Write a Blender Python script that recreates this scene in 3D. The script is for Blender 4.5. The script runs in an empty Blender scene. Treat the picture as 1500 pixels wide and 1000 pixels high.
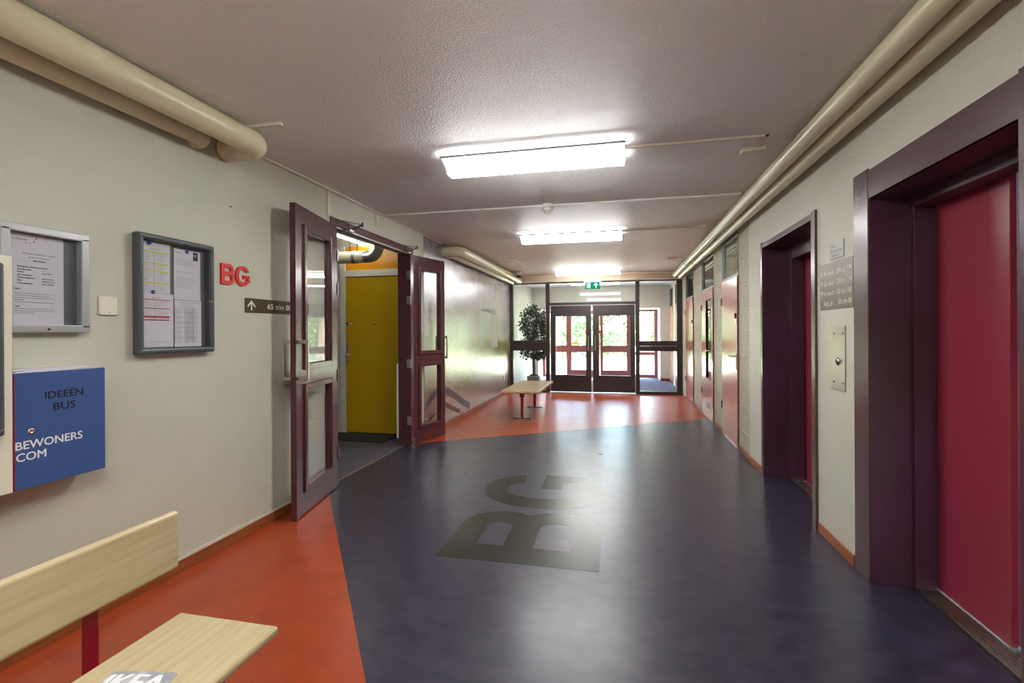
import bpy, bmesh, math, random
from mathutils import Vector, Matrix
random.seed(4)
sc = bpy.context.scene
COL = sc.collection
PI = math.pi

# ------------------------------------------------------------------ camera, world, sun, exposure
cam_d = bpy.data.cameras.new('camera')
cam = bpy.data.objects.new('camera', cam_d)
COL.objects.link(cam)
cam_d.sensor_width = 36.0
cam_d.lens = 715 / 1500 * 36
cam_d.shift_y = -14.2 / 1500
cam_d.clip_start = 0.02
cam_d.clip_end = 400
YAW = math.atan(158.4 / 715)
cam.matrix_world = (Matrix.Translation((0, 0, 1.45)) @ Matrix.Rotation(YAW, 4, 'Z') @
                    Matrix.Rotation(PI / 2, 4, 'X') @ Matrix.Rotation(math.radians(-0.3), 4, 'Z'))
sc.camera = cam

world = bpy.data.worlds.new('world')
sc.world = world
world.use_nodes = True
wn = world.node_tree
bg = wn.nodes['Background']
sky = wn.nodes.new('ShaderNodeTexSky')
sky.sky_type = 'NISHITA'
sky.sun_disc = False
sky.sun_elevation = math.radians(48)
sky.sun_rotation = math.radians(200)
sky.air_density = 1.0
sky.dust_density = 2.5
wn.links.new(sky.outputs[0], bg.inputs[0])
bg.inputs[1].default_value = 9.5

sun_d = bpy.data.lights.new('sun', 'SUN')
sun_d.energy = 42.0
sun_d.angle = math.radians(1.5)
sun_d.color = (1.0, 0.96, 0.88)
sun = bpy.data.objects.new('sun', sun_d)
COL.objects.link(sun)
sun.rotation_euler = (math.radians(-28), math.radians(30), 0)   # high, from behind the building onto the lawn
sun.location = (0, 18, 12)

LAMP = 15.0           # strength of the fluorescent tubes' diffusers
sc.view_settings.view_transform = 'Standard'
sc.view_settings.look = 'None'
sc.view_settings.gamma = 1.0
sc.view_settings.use_curve_mapping = False
sc.view_settings.exposure = 0.88
sc.cycles.use_denoising = True
sc.cycles.use_adaptive_sampling = False
sc.cycles.max_bounces = 12
sc.cycles.diffuse_bounces = 6
sc.cycles.glossy_bounces = 5
sc.cycles.transparent_max_bounces = 24
sc.cycles.caustics_refractive = False
sc.cycles.sample_clamp_indirect = 6.0

# ------------------------------------------------------------------ materials
def lin(c):
    c = c / 255.0
    return c / 12.92 if c <= 0.04045 else ((c + 0.055) / 1.055) ** 2.4
def rgb(r, g, b): return (lin(r), lin(g), lin(b), 1.0)

def mat(name, col, rough=0.5, metal=0.0, spec=0.5, bump=None, vary=None, coat=0.0, rvar=None):
    """bump = (scale, distance, detail[, stretch xyz]); vary = (other colour, scale, contrast lo, hi[, stretch])"""
    m = bpy.data.materials.new(name)
    m.use_nodes = True
    nt = m.node_tree
    b = nt.nodes['Principled BSDF']
    b.inputs['Base Color'].default_value = rgb(*col)
    b.inputs['Roughness'].default_value = rough
    b.inputs['Metallic'].default_value = metal
    b.inputs['Specular IOR Level'].default_value = spec
    b.inputs['Coat Weight'].default_value = coat
    geo = nt.nodes.new('ShaderNodeNewGeometry')
    def noise(scale, detail, stretch):
        mp = nt.nodes.new('ShaderNodeMapping')
        mp.inputs['Scale'].default_value = stretch
        nt.links.new(geo.outputs['Position'], mp.inputs['Vector'])
        n = nt.nodes.new('ShaderNodeTexNoise')
        n.inputs['Scale'].default_value = scale
        n.inputs['Detail'].default_value = detail
        nt.links.new(mp.outputs[0], n.inputs['Vector'])
        return n
    if bump:
        n = noise(bump[0], bump[2], bump[3] if len(bump) > 3 else (1, 1, 1))
        bp = nt.nodes.new('ShaderNodeBump')
        bp.inputs['Strength'].default_value = 1.0
        bp.inputs['Distance'].default_value = bump[1]
        nt.links.new(n.outputs['Fac'], bp.inputs['Height'])
        nt.links.new(bp.outputs[0], b.inputs['Normal'])
    if vary:
        n = noise(vary[1], 6, vary[4] if len(vary) > 4 else (1, 1, 1))
        r = nt.nodes.new('ShaderNodeValToRGB')
        r.color_ramp.elements[0].position = vary[2]
        r.color_ramp.elements[0].color = rgb(*col)
        r.color_ramp.elements[1].position = vary[3]
        r.color_ramp.elements[1].color = rgb(*vary[0])
        nt.links.new(n.outputs['Fac'], r.inputs[0])
        nt.links.new(r.outputs[0], b.inputs['Base Color'])
    if rvar:
        n = noise(rvar[0], 4, (1, 1, 1))
        mr = nt.nodes.new('ShaderNodeMapRange')
        mr.inputs['To Min'].default_value = rvar[1]
        mr.inputs['To Max'].default_value = rvar[2]
        nt.links.new(n.outputs['Fac'], mr.inputs['Value'])
        nt.links.new(mr.outputs[0], b.inputs['Roughness'])
    return m

def emit(name, col, strength):
    m = bpy.data.materials.new(name)
    m.use_nodes = True
    nt = m.node_tree
    nt.nodes.remove(nt.nodes['Principled BSDF'])
    e = nt.nodes.new('ShaderNodeEmission')
    e.inputs[0].default_value = (*col, 1)
    e.inputs[1].default_value = strength
    nt.links.new(e.outputs[0], nt.nodes['Material Output'].inputs[0])
    return m

def glass(name, tint=(0.955, 0.955, 0.955), rough=0.0):
    m = bpy.data.materials.new(name)
    m.use_nodes = True
    nt = m.node_tree
    nt.nodes.remove(nt.nodes['Principled BSDF'])
    t = nt.nodes.new('ShaderNodeBsdfTransparent')
    t.inputs[0].default_value = (*tint, 1)
    g = nt.nodes.new('ShaderNodeBsdfGlossy')
    g.inputs['Roughness'].default_value = rough
    f = nt.nodes.new('ShaderNodeFresnel')
    f.inputs[0].default_value = 1.5
    x = nt.nodes.new('ShaderNodeMixShader')
    gg = nt.nodes.new('ShaderNodeNewGeometry')
    mm = nt.nodes.new('ShaderNodeMath'); mm.operation = 'SUBTRACT'; mm.use_clamp = True
    nt.links.new(f.outputs[0], mm.inputs[0]); nt.links.new(gg.outputs['Backfacing'], mm.inputs[1])
    nt.links.new(mm.outputs[0], x.inputs[0])
    nt.links.new(t.outputs[0], x.inputs[1])
    nt.links.new(g.outputs[0], x.inputs[2])
    nt.links.new(x.outputs[0], nt.nodes['Material Output'].inputs[0])
    return m

M = {}
M['plaster'] = mat('plaster', (196, 195, 180), 0.45, bump=(95, 0.0025, 2, (1, 1, 2.4)), vary=((187, 190, 174), 1.3, 0.4, 0.7))
M['plaster_far'] = mat('plaster_far', (200, 198, 184), 0.40, bump=(100, 0.004, 2, (1, 1, 2.4)))
M['ceiling'] = mat('ceiling', (240, 240, 240), 0.5, bump=(100, 0.010, 3))
M['floor_blue'] = mat('floor_blue', (42, 40, 57), 0.29, vary=((60, 57, 72), 7, 0.38, 0.72, (1, 1.6, 1)), rvar=(3, 0.25, 0.34))
M['floor_orange'] = mat('floor_orange', (158, 64, 28), 0.29, vary=((140, 55, 28), 6, 0.42, 0.75), rvar=(3, 0.25, 0.34))
M['floor_letter'] = mat('floor_letter', (28, 30, 24), 0.26, spec=0.35, vary=((80, 80, 72), 42, 0.68, 0.76))
M['carpet'] = mat('carpet', (80, 80, 92), 0.95, bump=(400, 0.003, 2), vary=((58, 58, 70), 160, 0.4, 0.6))
M['hall_floor'] = mat('hall_floor', (72, 70, 82), 0.6, vary=((84, 82, 92), 20, 0.4, 0.7), bump=(200, 0.001, 2))
M['mat_dark'] = mat('mat_dark', (38, 42, 34), 0.95, bump=(300, 0.004, 2))
M['block'] = mat('block', (188, 182, 160), 0.45, bump=(70, 0.012, 4), vary=((140, 130, 108), 55, 0.48, 0.66))
M['mortar'] = mat('mortar', (200, 196, 178), 0.7, bump=(90, 0.002, 2))
M['skirting'] = mat('skirting', (150, 84, 42), 0.45, vary=((120, 62, 28), 5, 0.35, 0.7, (1, 0.3, 4)))
M['skirt_cap'] = mat('skirt_cap', (205, 203, 188), 0.5)
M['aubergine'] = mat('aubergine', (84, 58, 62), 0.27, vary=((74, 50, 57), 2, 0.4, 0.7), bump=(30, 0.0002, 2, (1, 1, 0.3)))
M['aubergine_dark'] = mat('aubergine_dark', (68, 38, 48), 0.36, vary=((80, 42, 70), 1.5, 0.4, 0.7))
M['maroon'] = mat('maroon', (80, 44, 50), 0.22)
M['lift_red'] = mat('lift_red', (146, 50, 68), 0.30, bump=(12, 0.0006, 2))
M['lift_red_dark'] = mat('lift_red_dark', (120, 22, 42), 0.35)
M['alu'] = mat('alu', (178, 178, 176), 0.32, metal=0.9)
M['steel'] = mat('steel', (190, 184, 172), 0.28, metal=0.95, bump=(60, 0.0002, 2, (1, 1, 12)))
M['chrome'] = mat('chrome', (205, 205, 200), 0.15, metal=1.0)
M['dark_metal'] = mat('dark_metal', (60, 62, 64), 0.35, metal=0.5)
M['pipe'] = mat('pipe', (218, 212, 178), 0.3, bump=(14, 0.0006, 3))
M['white_plastic'] = mat('white_plastic', (222, 220, 210), 0.4)
M['conduit'] = mat('conduit', (218, 212, 194), 0.45)
M['reflector'] = mat('reflector', (238, 238, 238), 0.35)
M['diffuser'] = emit('diffuser', (1.0, 0.995, 0.965), LAMP * 0.85)
M['tube_cover'] = emit('tube_cover', (1.0, 0.995, 0.965), LAMP * 1.9)
M['black_frame'] = mat('black_frame', (44, 32, 34), 0.32)
M['black'] = mat('black', (18, 18, 20), 0.4)
M['ext_frame'] = mat('ext_frame', (120, 62, 62), 0.4)
M['white_wall'] = mat('white_wall', (220, 219, 208), 0.5)
M['pink'] = mat('pink', (196, 132, 116), 0.2, bump=(30, 0.0003, 2, (1, 1, 0.15)))
M['pink_edge'] = mat('pink_edge', (130, 66, 62), 0.4)
M['grey_frame'] = mat('grey_frame', (132, 138, 144), 0.4)
M['beam'] = mat('beam', (196, 178, 152), 0.55, bump=(60, 0.001, 2))
M['yellow'] = mat('yellow', (196, 160, 6), 0.42, bump=(90, 0.0004, 2))
M['orange_panel'] = mat('orange_panel', (222, 150, 20), 0.3)
M['hall_wall'] = mat('hall_wall', (205, 201, 186), 0.5)
M['paper'] = mat('paper', (214, 214, 224), 0.6)
M['ink'] = mat('ink', (14, 14, 18), 0.7)
M['ink_grey'] = mat('ink_grey', (84, 84, 92), 0.7)
M['ink_red'] = mat('ink_red', (165, 38, 42), 0.6)
M['ink_yellow'] = mat('ink_yellow', (205, 214, 50), 0.6)
M['ink_orange'] = mat('ink_orange', (220, 110, 60), 0.6)
M['board_grey'] = mat('board_grey', (92, 100, 108), 0.5)
M['case_dark'] = mat('case_dark', (76, 82, 86), 0.38, metal=0.2)
M['case_silver'] = mat('case_silver', (172, 175, 176), 0.35, metal=0.4)
M['blue_box'] = mat('blue_box', (58, 86, 140), 0.4, bump=(120, 0.0003, 2))
M['cream_board'] = mat('cream_board', (222, 219, 200), 0.45)
M['white_ink'] = mat('white_ink', (232, 232, 236), 0.5)
M['red_plastic'] = mat('red_plastic', (205, 34, 24), 0.4)
M['sign_brown'] = mat('sign_brown', (74, 66, 52), 0.35)
M['sign_bronze'] = mat('sign_bronze', (98, 88, 78), 0.38, metal=0.25)
M['sign_ink'] = mat('sign_ink', (238, 234, 208), 0.5)
M['plate_grey'] = mat('plate_grey', (136, 136, 134), 0.4, metal=0.3)
M['pin_blue'] = mat('pin_blue', (30, 60, 165), 0.35)
M['photo_dark'] = mat('photo_dark', (50, 40, 38), 0.4)
M['photo_skin'] = mat('photo_skin', (190, 140, 115), 0.5)
M['wood'] = mat('wood', (192, 178, 142), 0.3, vary=((176, 158, 122), 3.0, 0.35, 0.72, (16, 0.8, 16)))
M['wood_far'] = mat('wood_far', (190, 172, 138), 0.26, vary=((175, 154, 118), 3.0, 0.35, 0.72, (16, 0.8, 16)))
M['bench_red'] = mat('bench_red', (140, 18, 34), 0.35)
M['mag_grey'] = mat('mag_grey', (150, 152, 160), 0.35, vary=((185, 186, 194), 22, 0.45, 0.6))
M['green_sign'] = emit('green_sign', (0.0, 0.22, 0.11), 0.9)
M['sign_white'] = emit('sign_white', (0.9, 1.0, 0.95), 0.9)
M['sticker_yellow'] = mat('sticker_yellow', (225, 175, 20), 0.5)
M['pot'] = mat('pot', (150, 142, 132), 0.6)
M['soil'] = mat('soil', (96, 62, 44), 0.9)
M['bark'] = mat('bark', (112, 98, 82), 0.9, bump=(30, 0.02, 4, (1, 1, 0.3)), vary=((72, 62, 52), 9, 0.4, 0.6, (1, 1, 0.3)))
M['leaf_dark'] = mat('leaf_dark', (40, 66, 42), 0.45, vary=((70, 92, 58), 9, 0.4, 0.65))
M['leaf_tree'] = mat('leaf_tree', (20, 42, 20), 0.8, vary=((42, 70, 36), 1.3, 0.35, 0.7))
M['leaf_bush'] = mat('leaf_bush', (42, 70, 32), 0.8, vary=((76, 104, 54), 1.5, 0.35, 0.7))
M['lawn'] = mat('lawn', (160, 160, 112), 0.9, vary=((196, 190, 156), 0.35, 0.4, 0.6), bump=(20, 0.04, 4))
M['lawn_far'] = mat('lawn_far', (96, 150, 76), 0.9, vary=((120, 165, 90), 0.5, 0.4, 0.6), bump=(20, 0.04, 4))
M['paving'] = mat('paving', (196, 190, 178), 0.85, bump=(30, 0.004, 3))
M['glass'] = glass('glass')
M['glass_ext'] = glass('glass_ext', (0.92, 0.93, 0.92))
M['glass_dark'] = glass('glass_dark', (0.45, 0.47, 0.44))

def mural_mat():
    m = bpy.data.materials.new('mural_print')
    m.use_nodes = True
    nt = m.node_tree
    b = nt.nodes['Principled BSDF']
    b.inputs['Roughness'].default_value = 0.22
    b.inputs['Specular IOR Level'].default_value = 1.0
    b.inputs['Coat Weight'].default_value = 1.0
    b.inputs['Coat Roughness'].default_value = 0.25
    geo = nt.nodes.new('ShaderNodeNewGeometry')
    sep = nt.nodes.new('ShaderNodeSeparateXYZ')
    nt.links.new(geo.outputs['Position'], sep.inputs[0])
    n = nt.nodes.new('ShaderNodeTexNoise')
    n.inputs['Scale'].default_value = 3.0
    n.inputs['Detail'].default_value = 8
    nt.links.new(geo.outputs['Position'], n.inputs['Vector'])
    ma = nt.nodes.new('ShaderNodeMath')
    ma.operation = 'MULTIPLY_ADD'
    ma.inputs[1].default_value = 0.5
    nt.links.new(n.outputs['Fac'], ma.inputs[0])
    nt.links.new(sep.outputs['Z'], ma.inputs[2])
    mr = nt.nodes.new('ShaderNodeMapRange')
    mr.inputs['From Min'].default_value = 0.25
    mr.inputs['From Max'].default_value = 3.0
    nt.links.new(ma.outputs[0], mr.inputs['Value'])
    r = nt.nodes.new('ShaderNodeValToRGB')
    e = r.color_ramp.elements
    stops = [(0.0, (120, 92, 78)), (0.14, (150, 120, 92)), (0.24, (150, 140, 104)), (0.34, (158, 162, 96)), (0.44, (170, 176, 120)),
             (0.5, (190, 196, 176)), (0.66, (192, 190, 188)), (0.82, (176, 166, 168)), (0.93, (140, 132, 142)), (1.0, (112, 104, 120))]
    e[0].position, e[0].color = stops[0][0], rgb(*stops[0][1])
    e[1].position, e[1].color = stops[-1][0], rgb(*stops[-1][1])
    for p, c in stops[1:-1]:
        k = e.new(p); k.color = rgb(*c)
    nt.links.new(mr.outputs[0], r.inputs[0])
    sp = nt.nodes.new('ShaderNodeTexNoise')
    sp.inputs['Scale'].default_value = 45
    sp.inputs['Detail'].default_value = 3
    mp = nt.nodes.new('ShaderNodeMapping')
    mp.inputs['Scale'].default_value = (1, 0.6, 1.4)
    nt.links.new(geo.outputs['Position'], mp.inputs[0])
    nt.links.new(mp.outputs[0], sp.inputs['Vector'])
    sr = nt.nodes.new('ShaderNodeValToRGB')
    sr.color_ramp.elements[0].position = 0.33; sr.color_ramp.elements[0].color = (0.35, 0.33, 0.36, 1)
    sr.color_ramp.elements[1].position = 0.45; sr.color_ramp.elements[1].color = (1, 1, 1, 1)
    nt.links.new(sp.outputs['Fac'], sr.inputs[0])
    mx = nt.nodes.new('ShaderNodeMix')
    mx.data_type = 'RGBA'; mx.blend_type = 'MULTIPLY'
    mx.inputs[0].default_value = 0.6
    nt.links.new(r.outputs[0], mx.inputs[6])
    nt.links.new(sr.outputs[0], mx.inputs[7])
    nt.links.new(mx.outputs[2], b.inputs['Base Color'])
    bp = nt.nodes.new('ShaderNodeBump')
    bp.inputs['Distance'].default_value = 0.003
    nt.links.new(sp.outputs['Fac'], bp.inputs['Height'])
    nt.links.new(bp.outputs[0], b.inputs['Normal'])
    return m
M['mural'] = mural_mat()
M['mural_beam'] = mat('mural_beam', (92, 84, 92), 0.34, bump=(45, 0.004, 3), vary=((70, 62, 72), 20, 0.4, 0.6))
M['mural_beam_brown'] = mat('mural_beam_brown', (104, 80, 72), 0.34, bump=(45, 0.004, 3), vary=((84, 62, 60), 20, 0.4, 0.6))
M['mural_mill'] = mat('mural_mill', (186, 188, 180), 0.34, bump=(45, 0.004, 3))
M['mural_mill_dark'] = mat('mural_mill_dark', (120, 122, 116), 0.34, bump=(45, 0.004, 3))

# ------------------------------------------------------------------ mesh builder
TXT = {}
def text_geo(s, bold):
    k = (s, bold)
    if k not in TXT:
        cu = bpy.data.curves.new('txt', 'FONT')
        cu.body = s
        cu.size = 1.0
        cu.resolution_u = 3
        cu.offset = 0.0
        o = bpy.data.objects.new('txt', cu)
        COL.objects.link(o)
        bpy.context.view_layer.update()
        dg = bpy.context.evaluated_depsgraph_get()
        me = bpy.data.meshes.new_from_object(o.evaluated_get(dg))
        vs = [(v.co.x, v.co.y) for v in me.vertices]
        fs = [tuple(p.vertices) for p in me.polygons]
        bpy.data.objects.remove(o); bpy.data.curves.remove(cu); bpy.data.meshes.remove(me)
        TXT[k] = (vs, fs)
    return TXT[k]

class MB:
    def __init__(self):
        self.v = []; self.f = []; self.s = []
    def add(self, vs, fs, smooth=False):
        n = len(self.v)
        self.v += [tuple(p) for p in vs]
        self.f += [tuple(i + n for i in f) for f in fs]
        self.s += [smooth] * len(fs)
        return self
    def box(self, a, b, bev=0.0, seg=2):
        (x0, y0, z0), (x1, y1, z1) = a, b
        x0, x1 = sorted((x0, x1)); y0, y1 = sorted((y0, y1)); z0, z1 = sorted((z0, z1))
        vs = [(x0, y0, z0), (x1, y0, z0), (x1, y1, z0), (x0, y1, z0), (x0, y0, z1), (x1, y0, z1), (x1, y1, z1), (x0, y1, z1)]
        fs = [(0, 3, 2, 1), (4, 5, 6, 7), (0, 1, 5, 4), (1, 2, 6, 5), (2, 3, 7, 6), (3, 0, 4, 7)]
        if bev <= 0: return self.add(vs, fs)
        bm = bmesh.new()
        bv = [bm.verts.new(p) for p in vs]
        for f in fs: bm.faces.new([bv[i] for i in f])
        bmesh.ops.bevel(bm, geom=list(bm.edges), offset=min(bev, 0.49 * min(x1 - x0, y1 - y0, z1 - z0)), segments=seg, affect='EDGES', profile=0.5)
        bm.verts.index_update()
        self.add([v.co[:] for v in bm.verts], [[v.index for v in f.verts] for f in bm.faces])
        bm.free()
        return self
    def prism(self, pts, axis, a, b, hole=None):
        """polygon pts (2D) extruded along axis from a to b; 2D coords are the other axes in xyz order"""
        n = len(pts)
        def P(p, t):
            if axis == 0: return (t, p[0], p[1])
            if axis == 1: return (p[0], t, p[1])
            return (p[0], p[1], t)
        vs = [P(p, a) for p in pts] + [P(p, b) for p in pts]
        fs = [tuple(range(n))[::-1], tuple(range(n, 2 * n))]
        fs += [(i, (i + 1) % n, n + (i + 1) % n, n + i) for i in range(n)]
        return self.add(vs, fs)
    def strip(self, A, B, axis, a, b):
        """two matching 2D polylines A and B, filled between them and extruded"""
        for i in range(len(A) - 1):
            self.prism([A[i], A[i + 1], B[i + 1], B[i]], axis, a, b)
        return self
    def cyl(self, p0, p1, r, n=16, r2=None, caps=True):
        p0, p1 = Vector(p0), Vector(p1)
        r2 = r if r2 is None else r2
        d = (p1 - p0).normalized()
        u = d.orthogonal().normalized(); w = d.cross(u)
        c = [(math.cos(2 * PI * i / n), math.sin(2 * PI * i / n)) for i in range(n)]
        A = [p0 + (u * x + w * y) * r for x, y in c]
        B = [p1 + (u * x + w * y) * r2 for x, y in c]
        self.add(A + B, [(i, (i + 1) % n, n + (i + 1) % n, n + i) for i in range(n)], True)
        if caps:
            self.add(A, [tuple(range(n))[::-1]]); self.add(B, [tuple(range(n))])
        return self
    def tube(self, path, r, n=16, caps=True):
        P = [Vector(p) for p in path]
        m = len(P)
        rs = r if isinstance(r, (list, tuple)) else [r] * m
        T = []
        for i in range(m):
            t = (P[min(i + 1, m - 1)] - P[max(i - 1, 0)]).normalized()
            T.append(t)
        u = T[0].orthogonal().normalized()
        rings = []
        for i in range(m):
            u = (u - T[i] * u.dot(T[i])).normalized()
            w = T[i].cross(u)
            rings.append([P[i] + (u * math.cos(2 * PI * k / n) + w * math.sin(2 * PI * k / n)) * rs[i] for k in range(n)])
        vs = [q for g in rings for q in g]
        fs = [(i * n + k, i * n + (k + 1) % n, (i + 1) * n + (k + 1) % n, (i + 1) * n + k) for i in range(m - 1) for k in range(n)]
        self.add(vs, fs, True)
        if caps:
            self.add(rings[0], [tuple(range(n))[::-1]]); self.add(rings[-1], [tuple(range(n))])
        return self
    def lathe(self, prof, c=(0, 0, 0), n=20, axis=(0, 0, 1)):
        ax = Vector(axis).normalized()
        u = ax.orthogonal().normalized(); w = ax.cross(u); c = Vector(c)
        vs = []
        for r, z in prof:
            for k in range(n):
                a = 2 * PI * k / n
                vs.append(c + ax * z + (u * math.cos(a) + w * math.sin(a)) * r)
        fs = [(i * n + k, i * n + (k + 1) % n, (i + 1) * n + (k + 1) % n, (i + 1) * n + k) for i in range(len(prof) - 1) for k in range(n)]
        return self.add(vs, fs, True)
    def text(self, s, o, right, up, h, width=None, bold=False, align='l'):
        """flat lettering; o = lower left corner of the line, h = capital height"""
        vs, fs = text_geo(s, bold)
        if not vs: return self
        x0 = min(p[0] for p in vs); x1 = max(p[0] for p in vs)
        k = h / 0.729
        kx = k if width is None else width / max(1e-6, x1 - x0)
        o = Vector(o); R = Vector(right); U = Vector(up)
        sh = {'l': 0, 'c': -0.5, 'r': -1}[align] * (x1 - x0) * kx
        Nn = R.cross(U)
        for q, (dx, dy) in enumerate(((0.0, 0.0), (0.036, 0.0), (0.018, 0.014), (0.018, -0.014)) if bold else ((0.0, 0.0),)):
            self.add([o + R * ((p[0] - x0 + dx) * kx + sh) + U * ((p[1] + dy) * k) + Nn * (0.00015 * q) for p in vs], fs)
        return self

def glyphs(mb):
    """split lettering into one MB per character (pieces whose extents along the line overlap)"""
    par = list(range(len(mb.v)))
    def find(i):
        while par[i] != i: par[i] = par[par[i]]; i = par[i]
        return i
    for f in mb.f:
        for k in f[1:]: par[find(k)] = find(f[0])
    isl = {}
    for i in range(len(mb.v)): isl.setdefault(find(i), []).append(i)
    ax = 1 if max(p[1] for p in mb.v) - min(p[1] for p in mb.v) > 1e-4 and max(p[0] for p in mb.v) - min(p[0] for p in mb.v) < 1e-4 else 0
    it = sorted((min(mb.v[i][ax] for i in g), max(mb.v[i][ax] for i in g), r_) for r_, g in isl.items())
    groups = []
    for a, b, r_ in it:
        if groups and a < groups[-1][1] - 1e-5: groups[-1][1] = max(b, groups[-1][1]); groups[-1][2].add(r_)
        else: groups.append([a, b, {r_}])
    out = []
    for a, b, rs in groups:
        m = MB(); mp = {}
        for f in mb.f:
            if find(f[0]) in rs:
                for k in f:
                    if k not in mp: mp[k] = len(m.v); m.v.append(mb.v[k])
                m.f.append(tuple(mp[k] for k in f)); m.s.append(False)
        out.append(m)
    return out

ROOT = {}
def finish(o, label=None, cat=None, group=None, kind=None):
    if label: o['label'] = label
    if cat: o['category'] = cat
    if group: o['group'] = group
    if kind: o['kind'] = kind
    return o

def thing(name, label, cat, loc=(0, 0, 0), rz=0.0, group=None, local=False, kind=None):
    o = bpy.data.objects.new(name, None)
    o.empty_display_size = 0.1
    COL.objects.link(o)
    o.location = loc
    o.rotation_euler = (0, 0, rz)
    ROOT[o.name] = Vector((0, 0, 0)) if local else Vector(loc)
    return finish(o, label, cat, group, kind)

def obj(name, mb, m, parent=None, label=None, cat=None, group=None, kind=None):
    if parent is not None:
        off = ROOT[parent.name]
    else:
        xs = [p[0] for p in mb.v]; ys = [p[1] for p in mb.v]; zs = [p[2] for p in mb.v]
        off = Vector(((min(xs) + max(xs)) / 2, (min(ys) + max(ys)) / 2, min(zs)))
    me = bpy.data.meshes.new(name)
    me.from_pydata([(p[0] - off[0], p[1] - off[1], p[2] - off[2]) for p in mb.v], [], mb.f)
    me.polygons.foreach_set('use_smooth', mb.s)
    me.materials.append(M[m])
    bm = bmesh.new(); bm.from_mesh(me)
    bmesh.ops.recalc_face_normals(bm, faces=bm.faces)
    bm.to_mesh(me); bm.free()
    me.update()
    o = bpy.data.objects.new(name, me)
    COL.objects.link(o)
    if parent is not None:
        o.parent = parent
        ROOT[o.name] = off
    else:
        o.location = off
        ROOT[o.name] = off
    return finish(o, label, cat, group, kind)

def struct(name, mb, m, label=None, cat=None):
    return obj(name, mb, m, None, label, cat, None, 'structure')

def copy_tree(o, parent=None):
    c = o.copy(); COL.objects.link(c)
    if parent is not None: c.parent = parent
    ROOT[c.name] = ROOT[o.name]
    for ch in list(o.children): copy_tree(ch, c)
    return c

L, R, CZ = -2.62, 1.395, 2.785        # left wall, right wall, ceiling
YE = 11.6                             # glazed partition
YV = 14.8                             # inner face of the outer wall
YX = 15.75                            # outer doors

# ------------------------------------------------------------------ the room shell
fl = struct('floor', MB().box((L - 0.1, -4, -0.12), (R + 0.25, YE + 0.04, 0)), 'floor_blue', 'dark blue linoleum floor of the entrance hall', 'floor')
# two orange inlays and the dark letters B G laid into the linoleum
def line_pt(p, q, x): return (x, p[1] + (q[1] - p[1]) * (x - p[0]) / (q[0] - p[0]))
e0, e1 = (-2.578, 3.951), (-1.035, 1.84)
near_poly = [line_pt(e0, e1, L), line_pt(e0, e1, 0.6), (0.6, -4), (L, -4)]
obj('lino_inlay', MB().prism(near_poly, 2, -0.003, 0.0012), 'floor_orange', fl, 'orange linoleum field along the noticeboard wall')
f0, f1 = (-2.58, 5.964), (1.364, 8.49)
far_poly = [line_pt(f0, f1, L), line_pt(f0, f1, R + 0.02), (R + 0.02, YE - 0.03), (L, YE - 0.03)]
obj('lino_inlay', MB().prism(far_poly, 2, -0.003, 0.0012), 'floor_orange', fl, 'orange linoleum field before the glass doors')

def ellipse_pts(cx, cy, rx, ry, a0, a1, n):
    return [(cx + rx * math.cos(math.radians(a0 + (a1 - a0) * i / n)), cy + ry * math.sin(math.radians(a0 + (a1 - a0) * i / n))) for i in range(n + 1)]

def super_pts(cx, cy, rx, ry, a0, a1, n, p=0.84):
    out = []
    for i in range(n + 1):
        a = math.radians(a0 + (a1 - a0) * i / n)
        c, s = math.cos(a), math.sin(a)
        out.append((cx + rx * math.copysign(abs(c) ** p, c), cy + ry * math.copysign(abs(s) ** p, s)))
    return out

def letter_B(w, h, t):
    """outline and two counters of a grotesque B, lower left at 0,0"""
    mid = h * 0.53
    tb = t * 0.86
    def arcs(y0, y1, x1):
        ry = (y1 - y0) / 2; cy = (y0 + y1) / 2; xc = x1 - ry
        out = [(xc, y0)] + super_pts(xc, cy, ry, ry, -90, 90, 20, 0.95)[1:-1] + [(xc, y1)]
        ri = ry - tb; rxi = ry - t * 0.95
        inn = [(t, y0 + tb), (xc, y0 + tb)] + super_pts(xc, cy, rxi, ri, -90, 90, 20, 0.95)[1:-1] + [(xc, y1 - tb), (t, y1 - tb)]
        return out, inn
    lo, li = arcs(0, mid + tb / 2, w)
    uo, ui = arcs(mid - tb / 2, h, w * 0.95)
    outer = [(0, 0)] + [p for p in lo if p[1] < mid - 0.002 * h] + [p for p in uo if p[1] > mid + 0.002 * h] + [(0, h)]
    return [outer, li, ui]

def letter_G(w, h, t):
    cx, cy = w * 0.5, h * 0.5
    o = super_pts(cx, cy, w * 0.5, h * 0.5, 24, 318, 44, 0.93)
    i_ = super_pts(cx, cy, w * 0.5 - t, h * 0.5 - t * 0.9, 38, 312, 44, 0.93)
    x1 = w * 0.995
    bar = [(x1, h * 0.2), (x1, h * 0.54), (w * 0.54, h * 0.54), (w * 0.54, h * 0.54 - t * 0.85), (x1 - t * 0.9, h * 0.54 - t * 0.85), (x1 - t * 0.9, h * 0.27)]
    return [o + bar + i_[::-1]]

def solid(contours, fmap, lo, hi):
    """flat shape with holes given as 2D contours, thickness from lo to hi; fmap(x, y, level) -> 3D"""
    from mathutils.geometry import tessellate_polygon
    pts = [p for c in contours for p in c]
    tris = tessellate_polygon([[Vector((p[0], p[1], 0)) for p in c] for c in contours])
    n = len(pts)
    mb = MB()
    fs = [tuple(t_) for t_ in tris] + [tuple(n + k for k in reversed(t_)) for t_ in tris]
    base = 0
    for c in contours:
        m = len(c)
        fs += [(base + i, base + (i + 1) % m, n + base + (i + 1) % m, n + base + i) for i in range(m)]
        base += m
    return mb.add([fmap(p[0], p[1], hi) for p in pts] + [fmap(p[0], p[1], lo) for p in pts], fs)

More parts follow.
